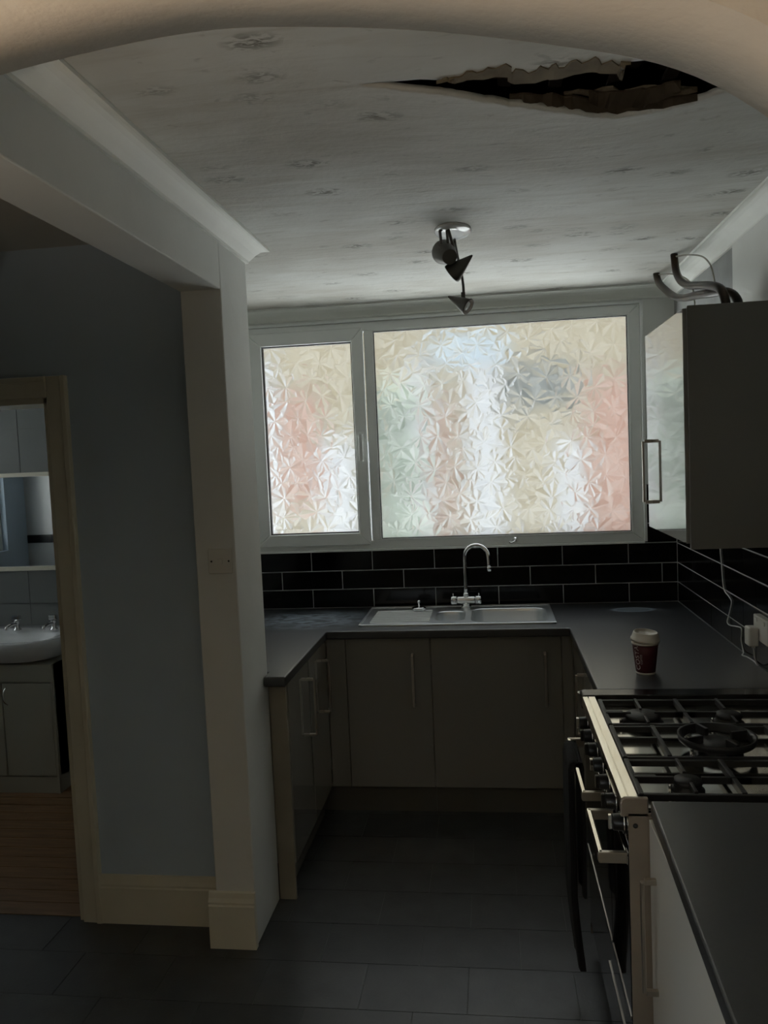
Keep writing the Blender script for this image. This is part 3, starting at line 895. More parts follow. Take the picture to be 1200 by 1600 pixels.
def cabinet(name, label, axis, face, a0, a1, back, z0=0.135, z1=0.862, doors=None, plinth=True, group=None, hz=(0.535, 0.775), dm='cab'):
    """axis 'y-': door faces -y at y=face, spans x a0..a1;  'x+': faces +x ; 'x-': faces -x, spans y a0..a1"""
    sgn = {'y-': 1, 'x+': -1, 'x-': 1}[axis]
    bx = (lambda b, u0, u1, d0, d1, za, zb2: b.box(u0, u1, min(face + sgn * d0, face + sgn * d1), max(face + sgn * d0, face + sgn * d1), za, zb2)) if axis == 'y-' else \
         (lambda b, u0, u1, d0, d1, za, zb2: b.box(min(face + sgn * d0, face + sgn * d1), max(face + sgn * d0, face + sgn * d1), u0, u1, za, zb2))
    dep = abs(back - face)
    ctr = ((a0 + a1) / 2, face + sgn * dep / 2, 0) if axis == 'y-' else (face + sgn * dep / 2, (a0 + a1) / 2, 0)
    t = thing(name, label, 'cabinet', ctr if plinth else (ctr[0], ctr[1], z0), group)
    b = B(); T = 0.016
    bx(b, a0, a0 + T, 0.020, dep, z0, z1); bx(b, a1 - T, a1, 0.020, dep, z0, z1)
    bx(b, a0 + T, a1 - T, 0.020, dep, z0, z0 + T); bx(b, a0 + T, a1 - T, dep - 0.01, dep, z0 + T, z1)
    if not plinth: bx(b, a0 + T, a1 - T, 0.020, dep, z1 - T, z1)
    b.build('carcass', 'carcass', t)
    for (u0, u1, hu) in doors or []:
        b = B(); bx(b, u0 + 0.0015, u1 - 0.0015, 0.0, 0.018, z0 + 0.001, z1 - 0.003)
        d = b.build('door', dm, t, bevel=0.0015)
        if hu is not None:
            out = {'y-': (0, -1, 0), 'x+': (1, 0, 0), 'x-': (-1, 0, 0)}[axis]
            p = (hu, face, hz[0]) if axis == 'y-' else (face, hu, hz[0])
            d_handle(d, p, out, 'z', hz[1] - hz[0])
    if plinth:
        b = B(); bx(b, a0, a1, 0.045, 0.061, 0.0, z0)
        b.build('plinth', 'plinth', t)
    return t, bx

# sink run
c, bx = cabinet('base_cabinet', 'narrow grey gloss base cabinet under the drainer, left of the sink doors', 'y-', 3.70, -0.708, -0.306, 4.22,
                doors=[(-0.708, -0.306, -0.389)])
b = B(); bx(b, -0.800, -0.710, 0.004, 0.020, 0.135, 0.862); b.build('filler_panel', 'cab', c)
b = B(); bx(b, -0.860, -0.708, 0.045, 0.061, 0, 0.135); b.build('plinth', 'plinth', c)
c, bx = cabinet('base_cabinet', 'wide grey gloss base cabinet under the sink bowl', 'y-', 3.70, -0.305, 0.295, 4.22,
                doors=[(-0.305, 0.295, 0.219)])
b = B(); bx(b, 0.296, 0.344, 0.004, 0.020, 0.135, 0.862); b.build('filler_panel', 'cab', c)
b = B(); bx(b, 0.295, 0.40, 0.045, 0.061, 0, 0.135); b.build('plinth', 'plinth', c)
# left run
c, bx = cabinet('base_cabinet', 'grey gloss base cabinet with end panel next to the wall pillar', 'x+', -0.800, 2.966, 3.335, LW + 0.01,
                doors=[(2.966, 3.335, 3.290)])
B().box(-0.868, -0.803, 2.948, 2.965, 0, 0.862).build('end_panel', 'endpanel', c, bevel=0.001)
cabinet('base_cabinet', 'grey gloss corner base cabinet on the left, beyond the end unit', 'x+', -0.800, 3.337, 3.696, LW + 0.01,
        doors=[(3.337, 3.696, 3.600)])
# right run
cabinet('base_cabinet', 'grey gloss base cabinet between the sink corner and the cooker', 'x-', 0.345, 2.705, 3.69, RW - 0.02,
        doors=[(2.705, 3.335, 3.270), (3.337, 3.69, None)], hz=(0.545, 0.790))
cabinet('base_cabinet', 'grey gloss base cabinet, doors lightened for rear daylight, in front of the cooker, nearest the camera', 'x-', 0.328, 1.07, 1.828, RW - 0.02,
        doors=[(1.235, 1.828, 1.758), (1.07, 1.233, None)], hz=(0.497, 0.750), dm='cab_lit')
# worktops
sink_cut = rrect(-0.620, 0.255, 3.765, 4.168, 0.02)
outer = [(-0.866, 2.877), (-0.783, 2.877), (-0.783, 3.645), (0.328, 3.645), (0.328, 2.700), (0.929, 2.700), (0.929, 4.2395), (LW + 0.002, 4.2395), (LW + 0.002, 2.950), (-0.866, 2.950)]
wt = B().holed(outer, [sink_cut[::-1]], 0.862, 0.900).build('worktop', 'worktop', bevel=0.005, seg=3)
tag(wt, 'continuous black laminate worktop running round the sink wall', 'worktop')
wt2 = B().holed([(0.333, 1.834), (0.304, 1.06), (0.929, 1.06), (0.929, 1.834)], [], 0.862, 0.900).build('worktop', 'worktop', bevel=0.006, seg=3)
tag(wt2, 'short black laminate worktop on the near side of the cooker', 'worktop')

# ---- sink
sk = thing('sink', 'stainless steel one and a half bowl sink with ribbed drainer', 'sink', (-0.18, 3.966, 0.9))
mb = rrect(-0.116, 0.252, 3.790, 4.125, 0.055); hb = rrect(-0.290, -0.146, 3.825, 4.065, 0.045)
B().holed(rrect(-0.648, 0.280, 3.742, 4.192, 0.022), [mb[::-1], hb[::-1]], 0.9005, 0.9045).build('rim_plate', 'sink_steel', sk, bevel=0.0015)
def bowl(outl, depth, name):
    cx = sum(p[0] for p in outl) / len(outl); cy = sum(p[1] for p in outl) / len(outl)
    rr = []
    for s_, z in ((1.0, 0.904), (0.985, 0.899), (0.97, 0.885), (0.93, 0.904 - depth + 0.02), (0.88, 0.904 - depth), (0.12, 0.904 - depth - 0.004)):
        rr.append([(cx + (px - cx) * s_, cy + (py - cy) * s_, z) for px, py in outl])
    o = B().rings(rr, True, False, True, True).build(name, 'sink_steel', sk)
    md = o.modifiers.new('solid', 'SOLIDIFY'); md.thickness = 0.001; md.offset = 1
    return o, cx, cy
o, cx, cy = bowl(mb, 0.16, 'main_bowl')
B().lathe([(0.045, 0), (0.045, 0.004), (0.036, 0.004), (0.030, 0.001)], (cx, cy, 0.740), n=24).build('waste', 'chrome', o)
o, cx, cy = bowl(hb, 0.11, 'half_bowl')
B().lathe([(0.030, 0), (0.030, 0.004), (0.022, 0.004)], (cx, cy, 0.791), n=24).build('waste', 'chrome', o)
for k in range(7):
    yy = 3.815 + k * 0.043
    B().prism([(yy - 0.008, 0.9044), (yy - 0.004, 0.9115), (yy + 0.004, 0.9115), (yy + 0.008, 0.9044)], 'x', -0.600, -0.315).build('drainer_rib', 'sink_steel', sk, bevel=0.001)
for (x0, x1, y0, y1) in ((-0.648, 0.280, 3.742, 3.752), (-0.648, 0.280, 4.182, 4.192), (-0.648, -0.638, 3.752, 4.182), (0.270, 0.280, 3.752, 4.182)):
    B().box(x0, x1, y0, y1, 0.9045, 0.9085).build('raised_edge', 'sink_steel', sk, bevel=0.002)
# tap
tp = thing('mixer_tap', 'chrome swan neck mixer tap with bar body behind the sink', 'tap', (-0.146, 4.150, 0.9045))
B().lathe([(0.026, 0.0), (0.026, 0.008), (0.019, 0.014), (0.018, 0.030)], (-0.146, 4.150, 0.9045), n=24).build('base', 'chrome', tp)
B().lathe([(0.019, -0.046), (0.020, -0.040), (0.020, 0.040), (0.019, 0.046)], (-0.146, 4.150, 0.945), (1, 0, 0), 24).build('body', 'chrome', tp)
for s_ in (-1, 1):
    k = B().lathe([(0.020, 0.047), (0.023, 0.050), (0.023, 0.074), (0.019, 0.078)], (-0.146, 4.150, 0.945), (s_, 0, 0), 20).build('tap_knob', 'chrome', tp)
    B().lathe([(0.004, 0), (0.004, 0.012), (0.002, 0.014)], (-0.146 + s_ * 0.066, 4.150, 0.966), (0, 0, 1), 10).build('pin', 'chrome', k)
B().lathe([(0.016, 0.0), (0.016, 0.014), (0.0125, 0.020)], (-0.146, 4.150, 0.962), n=20).build('collar', 'chrome', tp)
arc = [(-0.146, 4.150, 0.975), (-0.146, 4.150, 1.08), (-0.145, 4.150, 1.165)]
for k in range(1, 9):
    a = math.pi - math.pi * k / 9
    arc.append((-0.085 + 0.060 * math.cos(a), 4.150 - 0.004 * k, 1.170 + 0.060 * math.sin(a)))
arc += [(-0.024, 4.115, 1.165), (-0.022, 4.114, 1.118)]
sp = B().tube(arc, 0.0105, 14, 3).build('spout', 'chrome', tp)
B().lathe([(0.0125, 0), (0.0125, 0.020), (0.011, 0.022)], (-0.022, 4.114, 1.098), n=16).build('nozzle', 'chrome', sp)
# strainer plug on the drainer
pg = thing('basket_strainer', 'small chrome basket strainer plug sitting on the ribbed drainer', 'sink plug', (-0.384, 4.060, 0.9115))
B().lathe([(0.028, 0.0), (0.034, 0.008), (0.036, 0.014), (0.030, 0.018), (0.010, 0.022)], (-0.384, 4.060, 0.9118), n=24).build('basket', 'chrome', pg)
B().lathe([(0.004, 0.0), (0.004, 0.020), (0.008, 0.024), (0.008, 0.030), (0.003, 0.034)], (-0.384, 4.060, 0.930), n=14).build('knob', 'chrome', pg)

# ---- wall cabinet
wc, bx = cabinet('wall_cabinet', 'high gloss grey wall cabinet hanging right of the window', 'x-', 0.590, 2.562, 3.150, RW - 0.013, z0=1.393, z1=2.110,
                 doors=[(2.562, 3.150, 3.075)], plinth=False, hz=(1.492, 1.716))
B().box(0.600, RW - 0.015, 2.545, 2.562, 1.378, 2.112).build('side_panel', 'side_shaded', wc, bevel=0.001)

# ---- pipes above the wall cabinet
for nm, lab, path in (('copper_pipe', 'tarnished copper pipe rising from the wall cabinet, nearer of the pair', [(0.82, 2.93, 2.112), (0.82, 2.935, 2.17), (0.812, 2.96, 2.225), (0.803, 3.05, 2.258), (0.80, 3.20, 2.290), (0.80, 3.36, 2.322), (0.80, 3.49, 2.366), (0.80, 3.57, 2.425), (0.80, 3.60, 2.498)]),
                      ('copper_pipe', 'tarnished copper pipe curling up beside the window, farther of the pair', [(0.86, 2.93, 2.112), (0.86, 2.94, 2.18), (0.84, 2.99, 2.222), (0.81, 3.10, 2.240), (0.80, 3.22, 2.258), (0.80, 3.42, 2.285), (0.80, 3.61, 2.326), (0.80, 3.80, 2.395), (0.80, 3.92, 2.45), (0.80, 3.965, 2.498)])):
    o = thing(nm, lab, 'pipe', (path[0][0], path[0][1], path[0][2]))
    B().tube(path, 0.0155, 14, 5).build('pipe_run', 'copper', o)
    B().lathe([(0.020, 0), (0.020, 0.02), (0.0165, 0.022)], path[0], n=16).build('compression_nut', 'copper', o)
for lab, path in (('thin grey arc curving from the near copper pipe to the wall', [(0.803, 3.585, 2.486), (0.84, 3.52, 2.475), (0.875, 3.44, 2.445), (0.895, 3.40, 2.40), (0.90, 3.38, 2.35), (0.90, 3.36, 2.30)]),
                  ('thin grey arc curving from the far copper pipe to the wall', [(0.803, 3.945, 2.488), (0.84, 3.88, 2.475), (0.875, 3.80, 2.445), (0.90, 3.74, 2.40), (0.905, 3.72, 2.35), (0.905, 3.70, 2.30)])):
    o = B().tube(path, 0.0035, 8, 5).build('cable', 'carcass')  # thin tubes following the arcs beside the pipe tops
    tag(o, lab, 'cable')
# ================================================================== RANGE COOKER
KX, KY0, KY1 = 0.283, 1.838, 2.694
ck = thing('range_cooker', 'wide black and steel gas range cooker with five burners', 'cooker', (0.60, 2.265, 0))
B().box(KX + 0.03, 0.905, KY0 + 0.006, KY1 - 0.004, 0.10, 0.868).build('body', 'enamel', ck)
for (xx, yy) in ((0.36, 1.90), (0.36, 2.63), (0.85, 1.90), (0.85, 2.63)):
    B().lathe([(0.022, 0), (0.022, 0.01), (0.014, 0.012), (0.014, 0.10)], (xx, yy, 0), n=14).build('foot', 'enamel', ck)
B().box(KX + 0.002, 0.905, KY0, KY0 + 0.006, 0.06, 0.866).build('side_panel', 'cookside', ck)
B().box(KX + 0.002, 0.905, KY1 - 0.004, KY1, 0.06, 0.866).build('side_panel', 'cookside', ck)
s_ = B().lathe([(0.006, 0), (0.0055, 0.002), (0.002, 0.003)], (0.300, KY0, 0.838), (0, -1, 0), 12).build('screw', 'iron', ck)
# hob plate, front bullnose and end caps
B().box(KX + 0.024, 0.905, KY0 + 0.010, KY1 - 0.010, 0.868, 0.876).build('hob_plate', 'steel', ck)
B().prism([(0.268, 0.872), (0.270, 0.866), (0.276, 0.862), (0.310, 0.862), (0.310, 0.900), (0.2895, 0.900), (0.2890, 0.8975), (0.2875, 0.8975), (0.2870, 0.900), (0.276, 0.8995), (0.2715, 0.897), (0.269, 0.890)], 'y', KY0 + 0.010, KY1 - 0.060).build('front_trim', 'steel_trim', ck, bevel=0.0008)
for (ya, yb) in ((KY0, KY0 + 0.012), (KY1 - 0.070, KY1 - 0.004)):
    xe = 0.330 if ya < 2 else 0.906
    B().prism([(0.268, 0.858), (xe, 0.858), (xe, 0.903), (0.278, 0.903), (0.271, 0.899), (0.268, 0.890)], 'y', ya, yb).build('end_cap', 'cookside' if ya < 2 else 'enamel', ck, bevel=0.003)
B().tube([(0.270, KY1 - 0.02, 0.893), (0.2635, KY1 - 0.010, 0.893), (0.2635, KY1 - 0.002, 0.894), (0.30, KY1 - 0.002, 0.894)], 0.003, 8, 1).build('far_corner_trim', 'steel', ck)
# burners
def burner(x, y, r, ring=False):
    o = B().lathe([(r * 1.15, 0), (r * 1.15, 0.006), (r * 0.95, 0.010), (r * 0.95, 0.018), (r * 0.7, 0.018)], (x, y, 0.876), n=28).build('burner', 'iron' if not ring else 'enamel', ck)
    B().lathe([(r * 0.96, 0.018), (r, 0.020), (r, 0.026), (r * 0.9, 0.030), (0.0, 0.031)], (x, y, 0.876), n=28, cap1=False).build('burner_cap', 'iron', o)
    B().lathe([(0.004, 0), (0.004, 0.022), (0.002, 0.024)], (x - r * 1.3, y - r * 0.5, 0.876), n=10).build('igniter', 'chrome', o)
burner(0.425, 2.430, 0.052)
burner(0.668, 2.430, 0.038)
burner(0.440, 1.945, 0.034)
burner(0.680, 1.945, 0.046)
burner(0.575, 2.195, 0.056, True)
# pan supports
def support(ya, yb, centres, wok=None):
    b = B(); z0, z1 = 0.892, 0.908; t = 0.006
    x0, x1 = 0.312, 0.870
    b.box(x0, x0 + 2 * t, ya, yb, z0 - 0.004, z1); b.box(x1 - 2 * t, x1, ya, yb, z0 - 0.004, z1)
    b.box(x0, x1, ya, ya + 2 * t, z0 - 0.002, z1 - 0.002); b.box(x0, x1, yb - 2 * t, yb, z0 - 0.002, z1 - 0.002)
    for xx in (x0, x1 - 2 * t):
        for yy in (ya, yb - 2 * t):
            b.box(xx, xx + 2 * t, yy, yy + 2 * t, 0.876, z0)
    o = b.build('pan_support', 'iron', ck, bevel=0.002)
    for (cx_, cy_, r_) in centres:
        for (dx, dy) in ((0, 1), (0, -1), (1, 0), (-1, 0)):
            if dy:
                e = yb - t if dy > 0 else ya + t
                p0 = cy_ + dy * r_ * 0.45
                B().box(cx_ - t * 0.7, cx_ + t * 0.7, min(p0, e), max(p0, e), z0 + 0.002, z1 + 0.003).build('finger', 'iron', o, bevel=0.0015)
            else:
                p0 = cx_ + dx * r_ * 0.45; e = cx_ + dx * (r_ + 0.075)
                e = min(max(e, x0 + t), x1 - t)
                B().box(min(p0, e), max(p0, e), cy_ - t * 0.7, cy_ + t * 0.7, z0 + 0.002, z1 + 0.003).build('finger', 'iron', o, bevel=0.0015)
    for xx in ((0.545,) if not wok else (0.430, 0.735)):
        B().box(xx - t, xx + t, ya + t, yb - t, z0, z1 + 0.002).build('cross_bar', 'iron', o, bevel=0.0015)
    if not wok:
        B().box(0.316, 0.37, (ya + yb) / 2 - t, (ya + yb) / 2 + t, z0, z1).build('cross_bar', 'iron', o, bevel=0.0015)
    else:
        for dx in ((0.318, 0.43), (0.735, 0.866)):
            B().box(dx[0], dx[1], (ya + yb) / 2 + 0.02 - t, (ya + yb) / 2 + 0.02 + t, z0, z1).build('cross_bar', 'iron', o, bevel=0.0015)
        cx_, cy_, r_ = wok
        ring = []
        B().lathe([(r_, 0.0), (r_ + 0.006, 0.004), (r_ + 0.010, 0.018), (r_ + 0.016, 0.020), (r_ + 0.014, 0.004), (r_ + 0.008, -0.002)], (cx_, cy_, z1 - 0.004), n=36, cap0=False, cap1=False).build('wok_ring', 'iron', o)
        for k in range(4):
            a = R(20 + 90 * k)
            p = Vector((cx_ + (r_ + 0.006) * math.cos(a), cy_ + (r_ + 0.006) * math.sin(a), z1 + 0.012))
            p2 = Vector((cx_ + r_ * 0.5 * math.cos(a), cy_ + r_ * 0.5 * math.sin(a), z1 + 0.002))
            rot = Matrix.Rotation(a, 3, 'Z')
            L2 = r_ * 0.55
            m_ = (p + p2) / 2
            B().box(m_.x - L2 / 2, m_.x + L2 / 2, m_.y - 0.005, m_.y + 0.005, z1 - 0.008, z1 + 0.018, rot=rot).build('wok_tooth', 'iron', o, bevel=0.0015)
support(2.333, 2.568, [(0.425, 2.430, 0.075), (0.668, 2.430, 0.075)])
support(2.080, 2.322, [], wok=(0.575, 2.200, 0.084))
support(1.852, 2.068, [(0.440, 1.945, 0.07), (0.680, 1.945, 0.07)])
# control panel and knobs
B().box(KX + 0.004, KX + 0.03, KY0 + 0.006, KY1 - 0.004, 0.770, 0.862).build('control_panel', 'ovenglass', ck, bevel=0.003)
for k in range(7):
    yy = KY0 + 0.075 + k * 0.118
    kb = B().lathe([(0.026, 0.0), (0.026, 0.004), (0.021, 0.006), (0.019, 0.026), (0.016, 0.029)], (KX + 0.004, yy, 0.812), (-1, 0, 0), 20).build('control_knob', 'knobblack', ck)
    B().lathe([(0.0265, 0.001), (0.028, 0.003), (0.0265, 0.005)], (KX + 0.004, yy, 0.812), (-1, 0, 0), 20, cap0=False, cap1=False).build('bezel', 'chrome', kb)
    B().box(KX - 0.034, KX - 0.024, yy - 0.006, yy + 0.006, 0.796, 0.830).build('grip', 'knobblack' if k % 3 else 'chrome', kb, bevel=0.002)
# oven doors
def oven_door(ya, yb, ha, hb_):
    d = B().box(KX + 0.000, KX + 0.028, ya + 0.002, yb - 0.002, 0.372, 0.764).build('oven_door', 'ovenglass', ck, bevel=0.003)
    B().box(KX - 0.003, KX + 0.0, ya + 0.003, yb - 0.003, 0.742, 0.763).build('top_strip', 'chrome', d, bevel=0.001)
    B().box(KX - 0.002, KX + 0.0, ya + 0.003, yb - 0.003, 0.372, 0.377).build('bottom_strip', 'handle', d)
    h = B().box(0.2165, 0.2305, ha, hb_, 0.744, 0.768).build('door_handle', 'steel_trim', d, bevel=0.004, seg=3)
    for yy in (ha + 0.006, hb_ - 0.006):
        B().prism([(0.219, 0.742), (0.216, 0.748), (0.216, 0.762), (0.219, 0.768), (KX + 0.0, 0.768), (KX + 0.0, 0.742)], 'y', yy - 0.007, yy + 0.007).build('bracket', 'handle', h, bevel=0.002)
    return d
oven_door(KY0 + 0.004, 2.135, 1.850, 2.085)
oven_door(2.139, KY1 - 0.004, 2.185, 2.610)
dw = B().box(KX + 0.001, KX + 0.028, KY0 + 0.006, KY1 - 0.006, 0.105, 0.366).build('storage_drawer', 'ovenglass', ck, bevel=0.003)
B().box(KX - 0.002, KX + 0.001, KY0 + 0.008, 2.22, 0.266, 0.270).build('drawer_strip', 'handle', dw)

# ---- black towel over the far oven handle
tw = thing('tea_towel', 'long black tea towel hung over the far oven door handle', 'towel', (0.215, 2.46, 0.14))
prof2 = []
def tow_sheet(ya, yb, pts, th):
    b = B()
    nY = 8
    outer_r = []
    for j in range(nY + 1):
        v = j / nY
        y_ = ya + (yb - ya) * v
        ring = []
        L_ = len(pts)
        fr, bk = [], []
        for i, (x_, z_) in enumerate(pts):
            s = i / (L_ - 1)
            wob = 0.004 * math.sin(v * 9 + s * 3) * s
            pinch = (v - 0.5) * 0.02 * s
            fr.append((x_ + wob - th / 2, y_ - pinch - 0.05 * max(0, s - .55) * (1 if s > .55 else 0), z_ - 0.02 * s * (v - .5)))
            bk.append((x_ + wob + th / 2, y_ - pinch - 0.05 * max(0, s - .55) * (1 if s > .55 else 0), z_ - 0.02 * s * (v - .5)))
        outer_r.append(fr + bk[::-1])
    b.rings(outer_r, True, True, True, True)
    return b
tow_sheet(2.375, 2.565, [(0.232, 0.774), (0.222, 0.776), (0.212, 0.768), (0.207, 0.75), (0.206, 0.6), (0.207, 0.45), (0.205, 0.36), (0.210, 0.28), (0.217, 0.20), (0.223, 0.15), (0.225, 0.13)], 0.017).build('front_fold', 'towel', tw)
tow_sheet(2.385, 2.555, [(0.228, 0.776), (0.238, 0.770), (0.241, 0.75), (0.240, 0.62), (0.240, 0.52), (0.239, 0.42), (0.239, 0.35)], 0.007).build('back_fold', 'towel', tw)

# ================================================================== SMALL THINGS
# coffee cup
CX, CY, CZ0 = 0.520, 2.895, 0.9003
cup = thing('coffee_cup', 'maroon paper takeaway coffee cup with white lid on the worktop', 'cup', (CX, CY, CZ0))
B().lathe([(0.033, 0.0), (0.0335, 0.006), (0.033, 0.007)], (CX, CY, CZ0), n=36).build('base_rim', 'lid', cup)
def cup_r(z): return 0.0332 + (0.0445 - 0.0332) * (z - 0.006) / (0.106 - 0.006)
B().lathe([(0.0330, 0.0065), (cup_r(0.03), 0.03), (cup_r(0.07), 0.07), (cup_r(0.106), 0.106)], (CX, CY, CZ0), n=36).build('cup_body', 'cup', cup)
B().lathe([(0.0445, 0.105), (0.0470, 0.108), (0.0470, 0.112), (0.0440, 0.114)], (CX, CY, CZ0), n=36).build('cup_rim', 'lid', cup)
tl = Matrix.Rotation(R(4), 3, 'X') @ Matrix.Rotation(R(4), 3, 'Y')
b = B().lathe([(0.0465, 0.0), (0.0500, 0.001), (0.0500, 0.007), (0.0470, 0.011), (0.0425, 0.027), (0.0405, 0.031), (0.0380, 0.031), (0.0360, 0.025), (0.0, 0.024)], (0, 0, 0), n=36, cap1=False)
for v in b.bm.verts: v.co = tl @ v.co + Vector((CX, CY, CZ0 + 0.117))
b.build('lid', 'lid', cup)
def cup_text(txt, size, ang, zc, name):
    cu = bpy.data.curves.new(name, 'FONT'); cu.body = txt; cu.size = size; cu.align_x = 'CENTER'; cu.align_y = 'CENTER'
    cu.space_character = 1.05
    to = bpy.data.objects.new(name, cu); COL.objects.link(to)
    dg = bpy.context.evaluated_depsgraph_get(); dg.update()
    me_ = bpy.data.meshes.new_from_object(to.evaluated_get(dg))
    bpy.data.objects.remove(to)
    bm_ = bmesh.new(); bm_.from_mesh(me_)
    for v in bm_.verts:
        # text runs upwards (rotated a quarter turn); its own up direction points left round the cup
        z = zc + v.co.x; s = -v.co.y
        r_ = cup_r(z) + 0.0006
        a = ang + s / r_
        v.co = (CX + r_ * math.cos(a), CY + r_ * math.sin(a), CZ0 + z)
    bm_.to_mesh(me_); bm_.free()
    return finish(name, me_, 'ink', cup)
try:
    cup_text('COSTA', 0.026, R(218), 0.060, 'lettering')
    cup_text('COFFEE', 0.010, R(240), 0.056, 'lettering')
except Exception as ex:
    print('text failed', ex)

# socket, charger and its cable on the right wall
so = thing('wall_socket', 'white double wall socket on the black tiles at the right', 'socket', (RW - 0.015, 2.895, 0.992))
B().box(RW - 0.034, RW - 0.0095, 2.822, 2.968, 1.005, 1.091).build('face_plate', 'white_plastic', so, bevel=0.003)
B().box(RW - 0.038, RW - 0.034, 2.925, 2.945, 1.070, 1.084).build('rocker', 'white_plastic', so, bevel=0.001)
B().box(RW - 0.038, RW - 0.034, 2.845, 2.865, 1.070, 1.084).build('rocker', 'white_plastic', so, bevel=0.001)
ch = thing('charger_plug', 'white charger plug pushed into the wall socket', 'plug', (RW - 0.055, 2.935, 0.985))
B().box(RW - 0.068, RW - 0.0345, 2.908, 2.960, 0.985, 1.052).build('plug_body', 'white_plastic', ch, bevel=0.006, seg=3)
B().box(RW - 0.050, RW - 0.040, 2.928, 2.940, 0.975, 0.986).build('cable_grip', 'white_plastic', ch, bevel=0.002)
wx = RW - 0.0125
cb = B().tube([(wx, 3.453, 1.385), (wx, 3.453, 1.273), (wx, 3.437, 1.209), (wx, 3.409, 1.108), (wx, 3.345, 1.087), (wx, 3.305, 1.072), (wx, 3.325, 1.035), (wx, 3.352, 1.000), (wx, 3.368, 0.976), (wx, 3.335, 0.970), (wx, 3.24, 0.985), (wx, 3.183, 0.990), (wx, 3.180, 0.965), (wx, 3.185, 0.945), (wx, 3.168, 0.915), (wx - 0.006, 3.14, 0.906), (wx - 0.018, 3.115, 0.9035), (wx - 0.008, 3.08, 0.9035), (wx - 0.004, 3.02, 0.9035), (wx - 0.010, 2.965, 0.905), (wx - 0.026, 2.94, 0.935), (RW - 0.045, 2.934, 0.976)], 0.0024, 8, 5).build('charger_cable', 'cable')
tag(cb, 'thin white charger cable wandering down the black tiles', 'cable')
# light switch on the pillar
sw = thing('light_switch', 'square white light switch on the pillar above the skirting', 'light switch', (-0.9235, 2.645, 1.327))
B().box(-0.966, -0.881, 2.636, 2.645, 1.327, 1.414).build('switch_plate', 'white_plastic', sw, bevel=0.003)
B().box(-0.9295, -0.9145, 2.632, 2.636, 1.358, 1.382, rot=Matrix.Rotation(R(6), 3, 'X')).build('rocker', 'white_plastic', sw, bevel=0.001)
for xx in (-0.954, -0.893):
    B().lathe([(0.0035, 0.0), (0.003, 0.001)], (xx, 2.6358, 1.3705), (0, -1, 0), 10).build('screw', 'gasket', sw)

# ceiling spotlight cluster
cl = thing('ceiling_spotlight', 'ceiling spotlight fitting with three dark metal cone heads', 'ceiling light', (-0.10, 2.93, 2.495))
zc = 2.4985
pl = B()
rr = []
for (sx, dz) in ((1.0, 0.0), (1.0, -0.006), (0.94, -0.011), (0.5, -0.014)):
    rr.append([(-0.102 + 0.066 * sx * math.cos(2 * math.pi * k / 28), 2.955 + 0.105 * sx * math.sin(2 * math.pi * k / 28), zc + dz) for k in range(28)])
pl.rings(rr, True, True, True, True).build('ceiling_plate', 'ceramic', cl)
def cone_head(name, apex, base, rb, ra, parent, tip=0.5):
    a = Vector(apex); c_ = Vector(base); ax = (a - c_)
    L = ax.length
    o = B().lathe([(rb, 0.0), (rb * 1.02, 0.004), (rb * 0.98, L * 0.12), (ra, L * 0.97), (ra * tip, L)], c_, ax, 24, cap0=False).build(name, 'spot', parent)
    md = o.modifiers.new('solid', 'SOLIDIFY'); md.thickness = 0.0015
    B().lathe([(rb * 0.97, 0.001), (rb * 0.80, L * 0.2), (rb * 0.35, L * 0.6)], c_, ax, 24, cap0=False).build('reflector', 'spotin', o)
    B().lathe([(rb * 0.3, L * 0.45), (rb * 0.62, L * 0.18), (rb * 0.55, L * 0.06), (0.0, L * 0.03)], c_, ax, 18, cap0=True, cap1=False).build('lamp', 'ceramic', o)
    return o
# head 1 points away, its closed back end faces the camera; head 2 hangs to the right; head 3 hangs lower by the window
cone_head('spot_head', (-0.113, 2.862, 2.383), (-0.138, 2.952, 2.424), 0.043, 0.0270, cl, 0.93)
cone_head('spot_head', (-0.035, 2.90, 2.392), (-0.112, 2.925, 2.337), 0.036, 0.004, cl)
cone_head('spot_head', (-0.139, 3.205, 2.314), (-0.060, 3.172, 2.262), 0.032, 0.004, cl)
for (p0, p1) in (((-0.146, 2.90, 2.484), (-0.142, 2.91, 2.425)), ((-0.121, 2.90, 2.484), (-0.119, 2.905, 2.42)), ((-0.116, 2.895, 2.486), (-0.095, 2.92, 2.405))):
    B().box(-0.0055, 0.0055, -0.003, 0.003, 0, 1)
    a = Vector(p0); c_ = Vector(p1)
    B().tube([a, c_], 0.0052, 8, 1).build('arm', 'spot', cl)
B().tube([(-0.122, 2.905, 2.489), (-0.134, 2.902, 2.492), (-0.147, 2.90, 2.484)], 0.006, 8, 3).build('swivel', 'spot', cl)
B().tube([(-0.10, 3.03, 2.484), (-0.092, 3.12, 2.43), (-0.082, 3.18, 2.385), (-0.078, 3.198, 2.34), (-0.080, 3.20, 2.296)], 0.0052, 8, 4).build('arm', 'spot', cl)
B().box(-0.088, -0.072, 3.192, 3.208, 2.288, 2.325).build('swivel', 'spot', cl, bevel=0.002)

